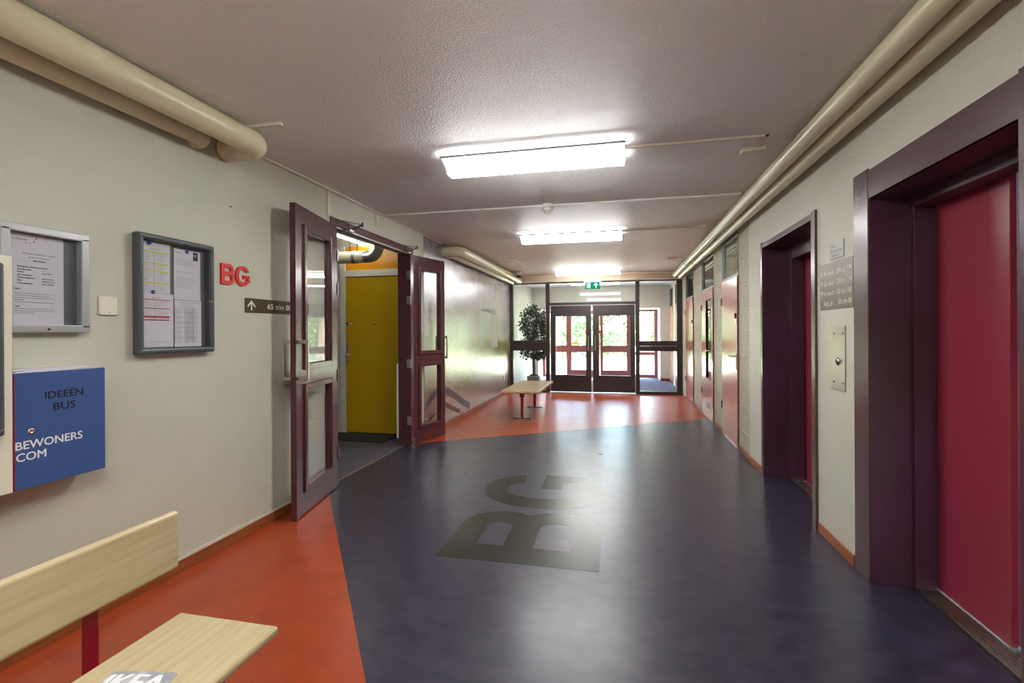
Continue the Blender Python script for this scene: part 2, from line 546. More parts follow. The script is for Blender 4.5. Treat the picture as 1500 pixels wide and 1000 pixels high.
def floor_letter(contours, oy):          # letter right = +Y, letter up = -X
    return solid(contours, lambda x, y, z: (-0.132 - y, oy + x, z), -0.002, 0.0009)
obj('letter_b', floor_letter(letter_B(0.90, 1.045, 0.235), 2.982), 'floor_letter', fl, 'dark letter B laid into the blue floor')
obj('letter_g', floor_letter(letter_G(0.93, 1.10, 0.225), 3.96), 'floor_letter', fl, 'dark letter G laid into the blue floor')

struct('floor_hall', MB().box((-6.6, 3.9, -0.12), (L - 0.1, 6.6, -0.001)), 'hall_floor')
struct('floor_porch', MB().box((-2.8, YE + 0.04, -0.12), (R + 0.25, YX + 0.1, 0)), 'carpet')
struct('ceiling', MB().box((-6.8, -4.2, CZ), (2.6, YX + 0.25, CZ + 0.2)), 'ceiling', 'stippled grey white ceiling', 'ceiling')

# left wall with the opening to the side hall
TH = 0.16
wl = MB()
wl.box((L - TH, -4, 0), (L, 4.08, CZ))
wl.box((L - TH, 4.08, 2.53), (L, 5.86, CZ))
wl.box((L - TH, 5.86, 0), (L, YV, CZ))
struct('wall_left', wl, 'plaster')
struct('wall_back', MB().box((L - TH, -4.2, 0), (R + 0.2, -4, CZ)), 'plaster')

# right wall with the lift and door openings
BK = R + 0.019                           # mortar face behind the concrete blocks
wr = MB()
wr.box((R, -4, 0), (1.8, 2.0, CZ))
wr.box((R, 2.0, 2.24), (1.8, 3.22, CZ))
wr.box((R, 3.22, 0), (1.8, 4.0, CZ))
wr.box((R, 4.0, 2.29), (1.8, 5.28, CZ))
wr.box((R, 5.28, 0), (1.8, 5.84, CZ))
wr_o = struct('wall_right', wr, 'plaster_far')
DOORS = [(6.38, 7.33), (8.0, 9.06), (10.09, 11.2)]
PIERS = [(5.84, 6.38), (7.33, 8.0), (9.06, 10.09)]
wm = MB()
for a, b in PIERS: wm.box((BK, a, 0), (1.6, b, CZ))
for a, b in DOORS: wm.box((BK - 0.01, a, 2.66), (1.6, b, CZ))
wm.box((BK - 0.02, 11.2, 0), (1.6, 12.15, CZ))
wm.box((BK - 0.02, 12.15, 2.66), (1.6, 13.3, CZ))
wm.box((BK - 0.02, 13.3, 0), (1.6, 13.75, CZ))
wm.box((BK - 0.02, 13.75, 2.66), (1.6, 14.7, CZ))
wm.box((BK - 0.02, 14.7, 0), (1.6, YV, CZ))
wall_b = struct('wall_right_blocks', wm, 'mortar')
PITCH = 0.288
blk_mesh = {}
for a, b in PIERS:
    z = 0.0
    k = 0
    while z < CZ - 0.01:
        z1 = min(CZ, z + PITCH if k else 0.27)
        cols = [(a, b)] if (b - a) < 0.9 else ([(a, a + 0.52), (a + 0.52, b)] if k % 2 else [(a, a + 0.3), (a + 0.3, a + 0.82), (a + 0.82, b)])
        for c0, c1 in cols:
            j = random.uniform(0, 0.004)
            obj('block', MB().box((R + 0.012 + j, c0 + 0.003, z + 0.003), (BK + 0.02, c1 - 0.003, z1 - 0.003), 0.003, 1), 'block', wall_b)
        z = z1; k += 1
struct('wall_closet', MB().box((2.3, 5.7, -0.1), (2.4, YX, CZ)), 'hall_wall')

# outer wall of the porch with its deep opening
we = MB()
we.box((L - TH, YV, 0), (-2.46, YX + 0.12, CZ))
we.box((1.135, YV, 0), (2.5, YX + 0.12, CZ))
we.box((-2.46, YV, 2.125), (1.135, YX + 0.12, CZ))
struct('wall_porch_front', we, 'white_wall')
# beam above the glazed partition
struct('beam', MB().box((L, 11.38, 2.615), (R + 0.03, 11.7, CZ), 0.004, 1), 'beam', 'sand coloured beam across the top of the glazed partition', 'beam')

# side hall behind the double doors
sh = MB()
sh.box((-6.6, 3.7, 0), (L - TH, 3.9, CZ))
sh.box((-6.8, 3.7, 0), (-6.6, 6.7, CZ))
sh.box((-6.6, 6.4, 0), (-3.97, 6.6, CZ))
sh.box((-3.97, 6.4, 2.69), (-2.9, 6.6, CZ))
sh.box((-3.02, 6.4, 0), (L - TH, 6.6, CZ))
sh.box((-3.97, 6.56, 0), (-3.0, 6.62, 2.7))
struct('wall_hall', sh, 'hall_wall')

# skirtings
def skirting(name, x0, x1, y0, y1, h=0.075, capside=1):
    sk = struct(name, MB().box((x0, y0, 0.0), (x1, y1, h), 0.003, 1), 'skirting')
    return sk
bl = skirting('baseboard_left', L, L + 0.012, -3.98, 4.08)
obj('skirting_cap', MB().box((L, -3.98, 0.075), (L + 0.008, 4.08, 0.09)), 'skirt_cap', bl, 'thin pale strip')
skirting('baseboard_left_far', L, L + 0.012, 5.88, YE - 0.06)
skirting('baseboard_right_near', R - 0.012, R, -3.98, 1.9)
skirting('baseboard_right_pillar', R - 0.012, R, 3.36, 3.91)
skirting('baseboard_right_plaster', R - 0.012, R, 5.35, 5.84)
for i, (a, b) in enumerate(PIERS):
    skirting('baseboard_right_block_%d' % (i + 1), R, R + 0.012, a + 0.002, b - 0.01)
skirting('baseboard_porch', 1.14, R, YV - 0.012, YV)

# mural on the left wall
mu = thing('wall_mural', 'shiny photo mural of a windmill and bridge covering the wall past the double doors', 'mural', (L, 8.9, 0.08))
ys = [6.25, 7.66, 8.9, 9.98, 11.53]
for a, b in zip(ys, ys[1:]):
    obj('mural_panel', MB().box((L + 0.0005, a + 0.002, 0.08), (L + 0.005, b - 0.002, CZ - 0.003)), 'mural', mu)
def yz_poly(pts, x0=L + 0.004, x1=L + 0.0062): return MB().prism(pts, 0, x0, x1)
mill = MB()
mill.prism([(9.74, 1.12), (10.36, 1.12), (10.2, 1.80), (9.86, 1.80)], 0, L + 0.004, L + 0.0062)
mill.prism([(9.82, 1.80), (10.24, 1.80), (10.16, 1.93), (10.02, 1.97), (9.9, 1.93)], 0, L + 0.004, L + 0.0062)
obj('windmill_print', mill, 'mural_mill', mu, 'pale printed windmill')
sails = MB()
sails.prism([(9.2, 1.93), (9.24, 1.86), (10.66, 1.79), (10.66, 1.85)], 0, L + 0.0062, L + 0.0068)
obj('sail_print', sails, 'mural_mill_dark', mu, 'darker printed sail')
def arch(pts, w):
    A = []; B = []
    for i, p in enumerate(pts):
        q0 = Vector(pts[max(0, i - 1)]); q1 = Vector(pts[min(len(pts) - 1, i + 1)])
        d = (q1 - q0).normalized(); nn = Vector((-d.y, d.x)) * w / 2
        A.append((p[0] + nn.x, p[1] + nn.y)); B.append((p[0] - nn.x, p[1] - nn.y))
    return MB().strip(A, B, 0, L + 0.004, L + 0.0062)
obj('bridge_print', arch([(6.27, 0.40), (6.5, 0.52), (6.8, 0.60), (7.05, 0.58), (7.4, 0.46), (7.85, 0.28), (8.3, 0.14)], 0.11), 'mural_beam', mu, 'dark printed bridge rail')
obj('bridge_print', arch([(6.27, 0.16), (6.5, 0.25), (6.8, 0.33), (7.1, 0.33), (7.45, 0.22), (7.75, 0.13)], 0.07), 'mural_beam_brown', mu, 'brown printed bridge timber')

# ------------------------------------------------------------------ fluorescent ceiling lights
def make_light(cy, x0, x1, label):
    t = thing('ceiling_light', label, 'light', ((x0 + x1) / 2, cy, 2.67), 0, 'batwing fluorescent ceiling lights')
    hw = 0.20
    for s in (-1, 1):
        A = []; B = []
        for i in range(9):
            u = i / 8
            yy = cy + s * (hw - (hw - 0.062) * u)
            zz = 2.744 - 0.053 * (u ** 1.6)
            A.append((yy, zz)); B.append((yy, zz + 0.004))
        obj('diffuser_wing', MB().strip(A, B, 0, x0 + 0.006, x1 - 0.006), 'diffuser', t)
        obj('edge_trim', MB().box((x0, cy + s * hw - 0.006, 2.736), (x1, cy + s * hw + 0.006, 2.752)), 'grey_frame', t)
    for xa, xb in ((x0, x0 + 0.006), (x1 - 0.006, x1)):
        pts = [(cy - hw, 2.752), (cy - hw, 2.740)]
        pts += [(cy - (hw - (hw - 0.064) * (i / 6)), 2.742 - 0.055 * ((i / 6) ** 1.6)) for i in range(1, 7)]
        pts += [(cy - 0.064, 2.668), (cy + 0.064, 2.668)]
        pts += [(cy + (hw - (hw - 0.064) * (i / 6)), 2.742 - 0.055 * ((i / 6) ** 1.6)) for i in range(6, 0, -1)]
        pts += [(cy + hw, 2.740), (cy + hw, 2.752)]
        obj('end_plate', MB().prism(pts, 0, xa, xb), 'grey_frame', t)
    obj('diffuser', MB().box((x0 + 0.007, cy - 0.05, 2.662), (x1 - 0.007, cy + 0.05, 2.70), 0.008), 'tube_cover', t)
    obj('gear_tray', MB().box((x0 + 0.007, cy - 0.058, 2.702), (x1 - 0.007, cy + 0.058, CZ - 0.001)), 'reflector', t)
    return t
make_light(3.62, -1.30, 0.045, 'large white batwing fluorescent light nearest on the stippled ceiling')
make_light(6.62, -1.32, 0.035, 'white fluorescent ceiling light beyond the smoke detector cable')
make_light(10.62, -1.36, 0.015, 'white fluorescent ceiling light close before the beam and exit sign')
make_light(0.55, -1.30, 0.045, 'white batwing fluorescent light overhead above the viewer')
make_light(-2.5, -1.30, 0.045, 'white batwing fluorescent light at the back of the hall')
make_light(12.85, -1.26, -0.0, 'white fluorescent light in the porch seen through the transom glass')

# ------------------------------------------------------------------ conduits, cables and ceiling fittings
def conduit(name, pts, r, label, m='conduit', cat='conduit'):
    return obj(name, MB().tube(pts, r, 10), m, None, label, cat)
def boxrun(pts, w=0.02, h=0.014):
    mb = MB()
    for a, b in zip(pts, pts[1:]):
        x0, x1 = sorted((a[0], b[0])); y0, y1 = sorted((a[1], b[1]))
        mb.box((x0 - w / 2, y0 - w / 2, CZ - h), (x1 + w / 2, y1 + w / 2, CZ))
    return mb
def junction(name, x, y, sx, sy, label):
    return obj(name, MB().box((x - sx / 2, y - sy / 2, CZ - 0.035), (x + sx / 2, y + sy / 2, CZ), 0.006), 'conduit', None, label, 'junction box')
obj('cable_trunking', boxrun([(0.052, 3.63), (0.985, 3.63), (0.985, 3.80)]), 'conduit', None, 'cream cable trunking from the nearest ceiling light', 'conduit')
junction('junction_box', 0.955, 3.87, 0.16, 0.10, 'cream junction box at the end of the nearest light trunking')
obj('cable_trunking', boxrun([(0.04, 6.66), (0.93, 6.66)]), 'conduit', None, 'cream cable trunking from the second ceiling light', 'conduit')
junction('junction_box', 1.0, 6.55, 0.12, 0.14, 'cream junction box beside the trunking of the second light')
conduit('ceiling_cable', [(L + 0.02, 5.09, CZ - 0.012), (-0.75, 5.09, CZ - 0.012), (1.15, 5.09, CZ - 0.012)], 0.012, 'white conduit running across the whole ceiling through the smoke detector', 'white_plastic')
obj('cable_trunking', boxrun([(0.98, 9.3), (1.12, 9.3)], 0.016), 'conduit', None, 'short thin trunking by the pipes near the beam', 'conduit')
junction('junction_box', 0.93, 9.3, 0.16, 0.10, 'small white junction box near the pipes beyond the second light')
obj('cable_trunking', boxrun([(-1.9, 8.9), (-1.9, 9.7)], 0.03), 'white_plastic', None, 'short white trunking stub on the ceiling before the dome camera', 'conduit')
junction('junction_box', -1.97, 8.85, 0.2, 0.06, 'flat white box at the stub before the dome camera')
obj('cable_trunking', MB().box((-2.42, 2.695, CZ - 0.018), (-2.09, 2.725, CZ), 0.003), 'white_plastic', None, 'short white trunking stub sticking out from the big pipe', 'conduit')
conduit('ceiling_cable', [(-2.3, 11.35, 2.76), (1.15, 11.35, 2.76)], 0.016, 'cream conduit along the front of the beam')
conduit('ceiling_cable', [(L + 0.014, 2.97, CZ - 0.014), (L + 0.014, 5.06, CZ - 0.014)], 0.014, 'thick cream conduit in the corner above the double doors')
conduit('ceiling_cable', [(L + 0.008, 5.1, CZ - 0.01), (L + 0.008, 6.92, CZ - 0.01)], 0.008, 'thin cream conduit in the corner towards the mural')
obj('cable_trunking', MB().box((L, 4.0, 2.53), (L + 0.014, 4.05, CZ - 0.028), 0.002, 1), 'conduit', None, 'upright cream trunking down to the open door leaf', 'conduit')
obj('cable_trunking', MB().box((L, 4.92, 2.62), (L + 0.012, 4.95, CZ - 0.02), 0.002, 1), 'conduit', None, 'short upright trunking above the middle of the double doors', 'conduit')

sd = thing('smoke_detector', 'white smoke detector hanging on the ceiling conduit', 'smoke detector', (-0.735, 5.08, 2.67))
obj('base', MB().lathe([(0, 2.785), (0.062, 2.785), (0.062, 2.755), (0.055, 2.75), (0.0, 2.75)], (-0.735, 5.08, 0)), 'white_plastic', sd)
obj('sensor_head', MB().lathe([(0.05, 2.75), (0.057, 2.745), (0.057, 2.72), (0.045, 2.71), (0.035, 2.708), (0.033, 2.69), (0.022, 2.682), (0, 2.68)], (-0.735, 5.08, 0)), 'white_plastic', sd)
dc = thing('dome_camera', 'small white dome camera with dark lens hanging before the beam', 'camera', (-2.18, 10.57, 2.6))
obj('housing', MB().lathe([(0, 2.785), (0.07, 2.785), (0.07, 2.70), (0.062, 2.69), (0, 2.69)], (-2.18, 10.57, 0)), 'white_plastic', dc)
obj('dome', MB().lathe([(0.055, 2.69), (0.05, 2.665), (0.035, 2.645), (0, 2.637)], (-2.18, 10.57, 0)), 'black', dc, 'dark dome lens')

# ------------------------------------------------------------------ pipes
def arc(c, u, v, r, a0, a1, n=8):
    c, u, v = Vector(c), Vector(u), Vector(v)
    return [c + (u * math.cos(math.radians(a0 + (a1 - a0) * i / n)) + v * math.sin(math.radians(a0 + (a1 - a0) * i / n))) * r for i in range(n + 1)]
def clamp(y, x, z, r, top=CZ):
    mb = MB().cyl((x, y - 0.012, z), (x, y + 0.012, z), r + 0.004, 24)
    mb.cyl((x, y, z + r), (x, y, top - 0.001), 0.005, 8)
    return mb
def pipe(label, mb, clamps=(), bands=()):
    xs = [p[0] for p in mb.v]; ys_ = [p[1] for p in mb.v]; zs = [p[2] for p in mb.v]
    t = thing('pipe', label, 'pipe', ((min(xs) + max(xs)) / 2, (min(ys_) + max(ys_)) / 2, min(zs)))
    obj('tube', mb, 'pipe', t)
    for c in clamps: obj('clamp', c, 'grey_frame', t, 'grey pipe clamp')
    for (x, z, r, y) in bands: obj('joint_band', MB().cyl((x, y - 0.03, z), (x, y + 0.03, z), r + 0.0015, 24, caps=False), 'pipe', t)
    return t
P1, P2 = (1.187, 2.698), (1.305, 2.67)
pipe('upper cream insulated pipe running the length of the lift wall', MB().cyl((P1[0], -3.95, P1[1]), (P1[0], 11.36, P1[1]), 0.056, 28),
     [clamp(9.35, P1[0], P1[1], 0.056)], [(P1[0], P1[1], 0.056, y) for y in (2.2, 3.7, 5.6, 7.5)])
pipe('lower cream insulated pipe tight against the lift wall', MB().cyl((P2[0], -3.95, P2[1]), (P2[0], 11.36, P2[1]), 0.056, 28),
     [clamp(9.15, P2[0], P2[1], 0.056)], [(P2[0], P2[1], 0.056, y) for y in (2.35, 4.4, 6.5)])
# left: thick pipe, elbow into the wall
X1, Z1, r1 = -2.345, 2.694, 0.078
ye = 2.90 - r1
pts = [(X1, -3.95, Z1), (X1, ye - 0.085, Z1)] + arc((X1 - 0.085, ye - 0.085, Z1), (1, 0, 0), (0, 1, 0), 0.085, 0, 90) + [(L + 0.005, ye, Z1)]
pipe('thick cream pipe above the noticeboards ending in an elbow', MB().tube(pts, r1, 28))
X2, Z2, r2 = -2.535, 2.668, 0.052
pts = [(X2, -3.95, Z2), (X2, 2.52, Z2)] + arc((X2 - 0.05, 2.52, Z2), (1, 0, 0), (0, 1, 0), 0.05, 0, 90, 5) + [(L + 0.003, 2.57, Z2)]
pipe('thinner cream pipe behind the thick one above the noticeboards', MB().tube(pts, r2, 24))
# far left pair above the mural
X3, Z3, r3 = -2.33, 2.665, 0.07
pts = [(L + 0.006, 6.98, Z3), (X3 - 0.08, 6.98, Z3)] + arc((X3 - 0.08, 7.06, Z3), (0, -1, 0), (1, 0, 0), 0.08, 0, 90) + [(X3, 11.36, Z3)]
pipe('thick cream pipe above the mural turning out of the wall', MB().tube(pts, r3, 28))
X4, Z4, r4 = -2.50, 2.63, 0.05
pipe('thinner cream pipe beneath the thick one above the mural', MB().tube([(L + 0.006, 7.13, Z4), (X4 - 0.05, 7.13, Z4)] + arc((X4 - 0.05, 7.18, Z4), (0, -1, 0), (1, 0, 0), 0.05, 0, 90, 5) + [(X4, 11.36, Z4)], r4, 24))
# pipe in the side hall, hung from rods
hp = thing('pipe', 'sand coloured hall pipe with grey clamp and elbow before the yellow door', 'pipe', (-4.0, 6.0, 2.38))
obj('tube', MB().tube([(-6.55, 6.0, 2.47), (-3.35, 6.0, 2.47)], 0.082, 24), 'pipe', hp)
obj('elbow', MB().tube([(-3.36, 6.0, 2.47)] + arc((-3.30, 6.0, 2.60), (0, 0, -1), (1, 0, 0), 0.13, 0, 90) + [(-3.17, 6.0, 2.783)], 0.082, 24), 'alu', hp, 'grey metal elbow')
obj('clamp', MB().cyl((-3.52, 6.0, 2.47), (-3.48, 6.0, 2.47), 0.09, 24), 'alu', hp, 'grey pipe clamp')
for x in (-3.58, -3.47): obj('hanger_rod', MB().cyl((x, 6.0, 2.5), (x, 6.0, CZ - 0.002), 0.006, 8), 'dark_metal', hp)
hl = thing('ceiling_light', 'slim white strip light on the side hall ceiling seen through the double doors', 'light', (-3.58, 5.85, 2.7))
obj('diffuser', MB().box((-3.60, 5.3, 2.70), (-3.56, 6.36, 2.725), 0.005), 'diffuser', hl)
obj('housing', MB().box((-3.61, 5.29, 2.726), (-3.55, 6.37, CZ - 0.001)), 'reflector', hl)

# ------------------------------------------------------------------ double doors to the side hall
fr = MB()
fr.box((L - TH - 0.005, 4.05, 0), (L + 0.014, 4.13, 2.53), 0.003, 1)
fr.box((L - TH - 0.005, 5.80, 0), (L + 0.014, 5.89, 2.53), 0.003, 1)
fr.box((L - TH - 0.005, 4.13, 2.465), (L + 0.014, 5.80, 2.53), 0.003, 1)
fro = struct('door_frame_hall', fr, 'maroon', 'dark maroon frame of the double door opening', 'door frame')
obj('stop_rail', MB().box((L - 0.09, 4.13, 2.44), (L - 0.05, 5.80, 2.465)), 'dark_metal', fro, 'dark grooved metal rail')
obj('stop_rail', MB().box((L - 0.04, 4.13, 2.45), (L - 0.015, 5.80, 2.465)), 'alu', fro, 'bright metal rail')
obj('threshold_strip', MB().box((L - 0.10, 4.1, 0.0), (L - 0.08, 5.82, 0.004)), 'steel', fro, 'thin metal floor strip')
obj('edge_guard', MB().box((L - TH - 0.012, 5.765, 0.10), (L - TH + 0.0, 5.80, 1.05), 0.002, 1), 'white_wall', fro, 'white corner guard')

def door_leaf(name, A, B, u0, u1, label, hside, length, hinges=None):
    ang = math.atan2(B[1] - A[1], B[0] - A[0])
    t = thing(name, label, 'door', (A[0], A[1], 0), ang, None, local=True, kind='structure')
    T = 0.045
    zb, zt = 0.012, 2.452
    holes = [(0.225, 1.0), (1.20, 2.27)]
    f = MB()
    f.box((0, 0, zb), (u0, T, zt)); f.box((u1, 0, zb), (length, T, zt))
    f.box((u0, 0, zb), (u1, T, holes[0][0])); f.box((u0, 0, holes[0][1]), (u1, T, holes[1][0])); f.box((u0, 0, holes[1][1]), (u1, T, zt))
    fo = obj('leaf_frame', f, 'maroon', t)
    for z0, z1 in holes:
        for (ya, yb) in ((-0.016, 0.0), (T, T + 0.016)):
            bd = MB(); w = 0.045
            bd.box((u0 - w, ya, z0 - w), (u0 + 0.003, yb, z1 + w), 0.004, 1)
            bd.box((u1 - 0.003, ya, z0 - w), (u1 + w, yb, z1 + w), 0.004, 1)
            bd.box((u0 + 0.003, ya, z0 - w), (u1 - 0.003, yb, z0 + 0.003), 0.004, 1)
            bd.box((u0 + 0.003, ya, z1 - 0.003), (u1 - 0.003, yb, z1 + w), 0.004, 1)
            obj('glazing_bead', bd, 'maroon', t)
        obj('pane', MB().box((u0, 0.018, z0), (u1, 0.024, z1)), 'glass', t)
    hx = 0.045 if hside == 0 else length - 0.045
    for s in (-1, 1):
        y0 = 0 if s < 0 else T
        hm = MB()
        hm.box((hx - 0.01, y0 + s * 0.062, 1.075), (hx + 0.01, y0 + s * 0.078, 1.40), 0.003, 1)
        for zz in (1.095, 1.38): hm.box((hx - 0.011, y0, zz - 0.014), (hx + 0.011, y0 + s * 0.07, zz + 0.014), 0.003, 1)
        obj('pull_handle', hm, 'steel', t, 'brushed steel pull handle')
    for zz in (0.32, 1.05, 1.86, 2.18):
        hxx = length if hside == 0 else 0.0
        hg = MB().cyl((hxx, -0.006, zz - 0.055), (hxx, -0.006, zz + 0.055), 0.008, 10)
        s = -1 if hside == 0 else 1
        hg.box((hxx, -0.004, zz - 0.05), (hxx - 0.045, -0.001, zz + 0.05)) if hinges else None
        obj('hinge', hg, 'alu', t)
    return t
door_leaf('door_1', (-2.43, 3.30), (-2.603, 4.143), 0.175, 0.683, 'maroon glazed door leaf folded back over the sign near the red letters', 0, 0.855)
door_leaf('door_2', (-2.63, 5.837), (-2.432, 6.555), 0.205, 0.638, 'maroon glazed door leaf opened against the mural', 1, 0.748)
hinge_ = MB()
for zz in (0.32, 1.05, 1.86, 2.18):
    obj('hinge', MB().box((L - 0.04, 5.794, zz - 0.055), (L + 0.012, 5.80, zz + 0.055)).cyl((L + 0.01, 5.80, zz - 0.055), (L + 0.01, 5.80, zz + 0.055), 0.008, 10), 'alu', fro, 'metal hinge')
# closer arms on the head of each leaf
def closer(y, z, s, label):
    t = thing('door_closer', label, 'door closer', (L, y, z))
    obj('arm', MB().tube([(L + 0.03, y, z - 0.04), (L + 0.10, y + 0.10 * s, z + 0.03)], 0.008, 8), 'dark_metal', t)
    obj('arm', MB().tube([(L + 0.10, y + 0.10 * s, z + 0.03), (L + 0.06, y - 0.24 * s, z + 0.005)], 0.005, 8), 'dark_metal', t)
    obj('pivot', MB().cyl((L + 0.10, y + 0.10 * s, z + 0.01), (L + 0.10, y + 0.10 * s, z + 0.05), 0.012, 10), 'dark_metal', t)
    obj('foot_plate', MB().box((L + 0.012, y - 0.04, z - 0.06), (L + 0.045, y + 0.04, z - 0.035), 0.003, 1), 'alu', t)
    return t
closer(4.36, 2.50, 1, 'dark folding closer arm above the leaf near the red letters')
closer(5.72, 2.50, 1, 'dark folding closer arm above the leaf beside the mural')

# yellow flat door in the side hall
yd = thing('door_3', 'plain yellow flat door with grey lock plate at the end of the side hall', 'door', (-3.47, 6.4, 0), kind='structure')
obj('leaf', MB().box((-3.885, 6.39, 0.012), (-3.03, 6.43, 2.25), 0.003, 1), 'yellow', yd)
yf = MB()
yf.box((-3.97, 6.375, 0), (-3.885, 6.45, 2.69), 0.003, 1)
yf.box((-3.885, 6.375, 2.255), (-2.95, 6.45, 2.35), 0.003, 1)
obj('frame', yf, 'white_wall', yd, 'pale door frame')
obj('fanlight_panel', MB().box((-3.885, 6.395, 2.35), (-2.95, 6.42, 2.69)), 'orange_panel', yd, 'orange panel above the door')
lk = obj('lock_plate', MB().box((-3.865, 6.378, 1.03), (-3.825, 6.39, 1.30), 0.004, 1), 'steel', yd, 'grey lock plate')
obj('knob', MB().lathe([(0.012, 0), (0.012, 0.025), (0.028, 0.03), (0.028, 0.05), (0, 0.055)], (-3.832, 6.378, 1.125), 16, (0, -1, 0)), 'steel', lk)
obj('name_plate', MB().box((-3.875, 6.384, 1.565), (-3.755, 6.39, 1.597), 0.002, 1), 'dark_metal', yd, 'small dark name plate')
obj('name_card', MB().box((-3.84, 6.382, 1.572), (-3.765, 6.385, 1.59)), 'white_ink', yd, 'white name strip')
obj('peephole', MB().cyl((-3.43, 6.38, 1.565), (-3.43, 6.39, 1.565), 0.013, 12), 'dark_metal', yd, 'dark round peephole')
obj('door_mat', MB().box((-3.98, 5.89, 0), (-3.05, 6.36, 0.012), 0.004, 1), 'mat_dark', None, 'dark green brown doormat before the yellow door', 'mat')

# ------------------------------------------------------------------ glazed partition with the entrance doors
Y0, Y1 = YE - 0.04, YE + 0.04
TOPZ = 2.615
def panes(t, x0, x1, zs, y=YE, g='glass'):
    for a, b in zs: obj('pane', MB().box((x0, y - 0.003, a), (x1, y + 0.003, b)), g, t)
w1 = thing('window_1', 'tall black framed sidelight before the potted tree', 'window', (-2.16, YE, 0), kind='structure')
mb = MB()
mb.box((L, Y0, 0), (-2.535, Y1, TOPZ)); mb.box((-1.735, Y0, 0), (-1.64, Y1, TOPZ))
mb.box((-2.535, Y0, 0), (-1.735, Y1, 0.06)); mb.box((-2.535, Y0, 2.59), (-1.735, Y1, TOPZ))
obj('frame', mb, 'black_frame', w1)
obj('mid_rail', MB().box((-2.535, Y0 - 0.006, 0.995), (-1.735, Y1, 1.115), 0.003, 1), 'black_frame', w1)
obj('mid_rail', MB().box((-2.535, Y0 - 0.006, 1.119), (-1.735, Y1, 1.237), 0.003, 1), 'black_frame', w1)
panes(w1, -2.535, -1.735, [(0.06, 0.995), (1.237, 2.59)])
w2 = thing('window_2', 'tall black framed sidelight beside the pink doors', 'window', (0.86, YE, 0), kind='structure')
mb = MB()
mb.box((0.345, Y0, 0), (0.437, Y1, TOPZ)); mb.box((1.25, Y0, 0), (1.375, Y1, TOPZ))
mb.box((0.437, Y0, 0), (1.25, Y1, 0.07)); mb.box((0.437, Y0, 2.59), (1.25, Y1, TOPZ))
obj('frame', mb, 'black_frame', w2)
obj('mid_rail', MB().box((0.437, Y0 - 0.006, 0.99), (1.25, Y1, 1.105), 0.003, 1), 'black_frame', w2)
obj('mid_rail', MB().box((0.437, Y0 - 0.006, 1.109), (1.25, Y1, 1.225), 0.003, 1), 'black_frame', w2)
panes(w2, 0.437, 1.25, [(0.07, 0.99), (1.225, 2.59)])
w3 = thing('window_3', 'wide transom window above the glazed entrance doors', 'window', (-0.65, YE, 2.06), kind='structure')
mb = MB().box((-1.64, Y0, 2.072), (0.345, Y1, 2.135), 0.002, 1)
mb.box((-1.64, Y0, 2.59), (0.345, Y1, TOPZ))
obj('frame', mb, 'black_frame', w3)
panes(w3, -1.64, 0.345, [(2.135, 2.59)])
obj('alu_strip', MB().box((-1.63, Y0 - 0.012, 2.064), (0.335, Y0 - 0.001, 2.071)), 'alu', w3, 'thin aluminium strip')
obj('threshold', MB().box((-1.64, Y0 - 0.02, 0.0), (0.345, Y1, 0.018), 0.003, 1), 'alu', w3, 'worn aluminium threshold')
def black_door(name, x0, x1, gx0, gx1, hx, label):
    t = thing(name, label, 'door', ((x0 + x1) / 2, YE, 0), kind='structure')
    ya, yb = YE - 0.03, YE + 0.02
    mb = MB()
    mb.box((x0, ya, 0.03), (gx0, yb, 2.06)); mb.box((gx1, ya, 0.03), (x1, yb, 2.06))
    mb.box((gx0, ya, 0.03), (gx1, yb, 0.42)); mb.box((gx0, ya, 1.81), (gx1, yb, 2.06))
    obj('leaf_frame', mb, 'black_frame', t)
    obj('pane', MB().box((gx0, YE - 0.006, 0.42), (gx1, YE, 1.81)), 'glass', t)
    for a, b in ((1.935, 1.94), (0.20, 0.204), (0.31, 0.314)):
        obj('groove_strip', MB().box((gx0, ya - 0.004, a), (gx1, ya, b)), 'black', t)
    hb = MB().cyl((hx, ya - 0.05, 1.0), (hx, ya - 0.05, 1.345), 0.011, 12)
    for z in (1.03, 1.31): hb.cyl((hx, ya, z), (hx, ya - 0.05, z), 0.008, 10)
    obj('pull_handle', hb, 'steel', t, 'upright steel pull handle')
    for ex in (x0 - 0.004, x1 + 0.004):
        obj('edge_strip', MB().box((ex - 0.005, ya - 0.006, 0.02), (ex + 0.005, ya, 2.065)), 'alu', t, 'aluminium edge strip')
    return t
black_door('door_4', -1.615, -0.665, -1.50, -0.785, -0.728, 'black framed glass entrance door nearer the potted tree')
black_door('door_5', -0.622, 0.33, -0.49, 0.226, -0.568, 'black framed glass entrance door nearer the pink doors')
obj('red_knob', MB().box((-0.80, YE - 0.045, 1.40), (-0.755, YE - 0.031, 1.48), 0.004, 1), 'bench_red', None, 'small red push block on the door nearer the potted tree', 'door button')
obj('red_knob', MB().box((-0.50, YE - 0.045, 1.40), (-0.455, YE - 0.031, 1.48), 0.004, 1), 'bench_red', None, 'small red push block on the door nearer the pink doors', 'door button')

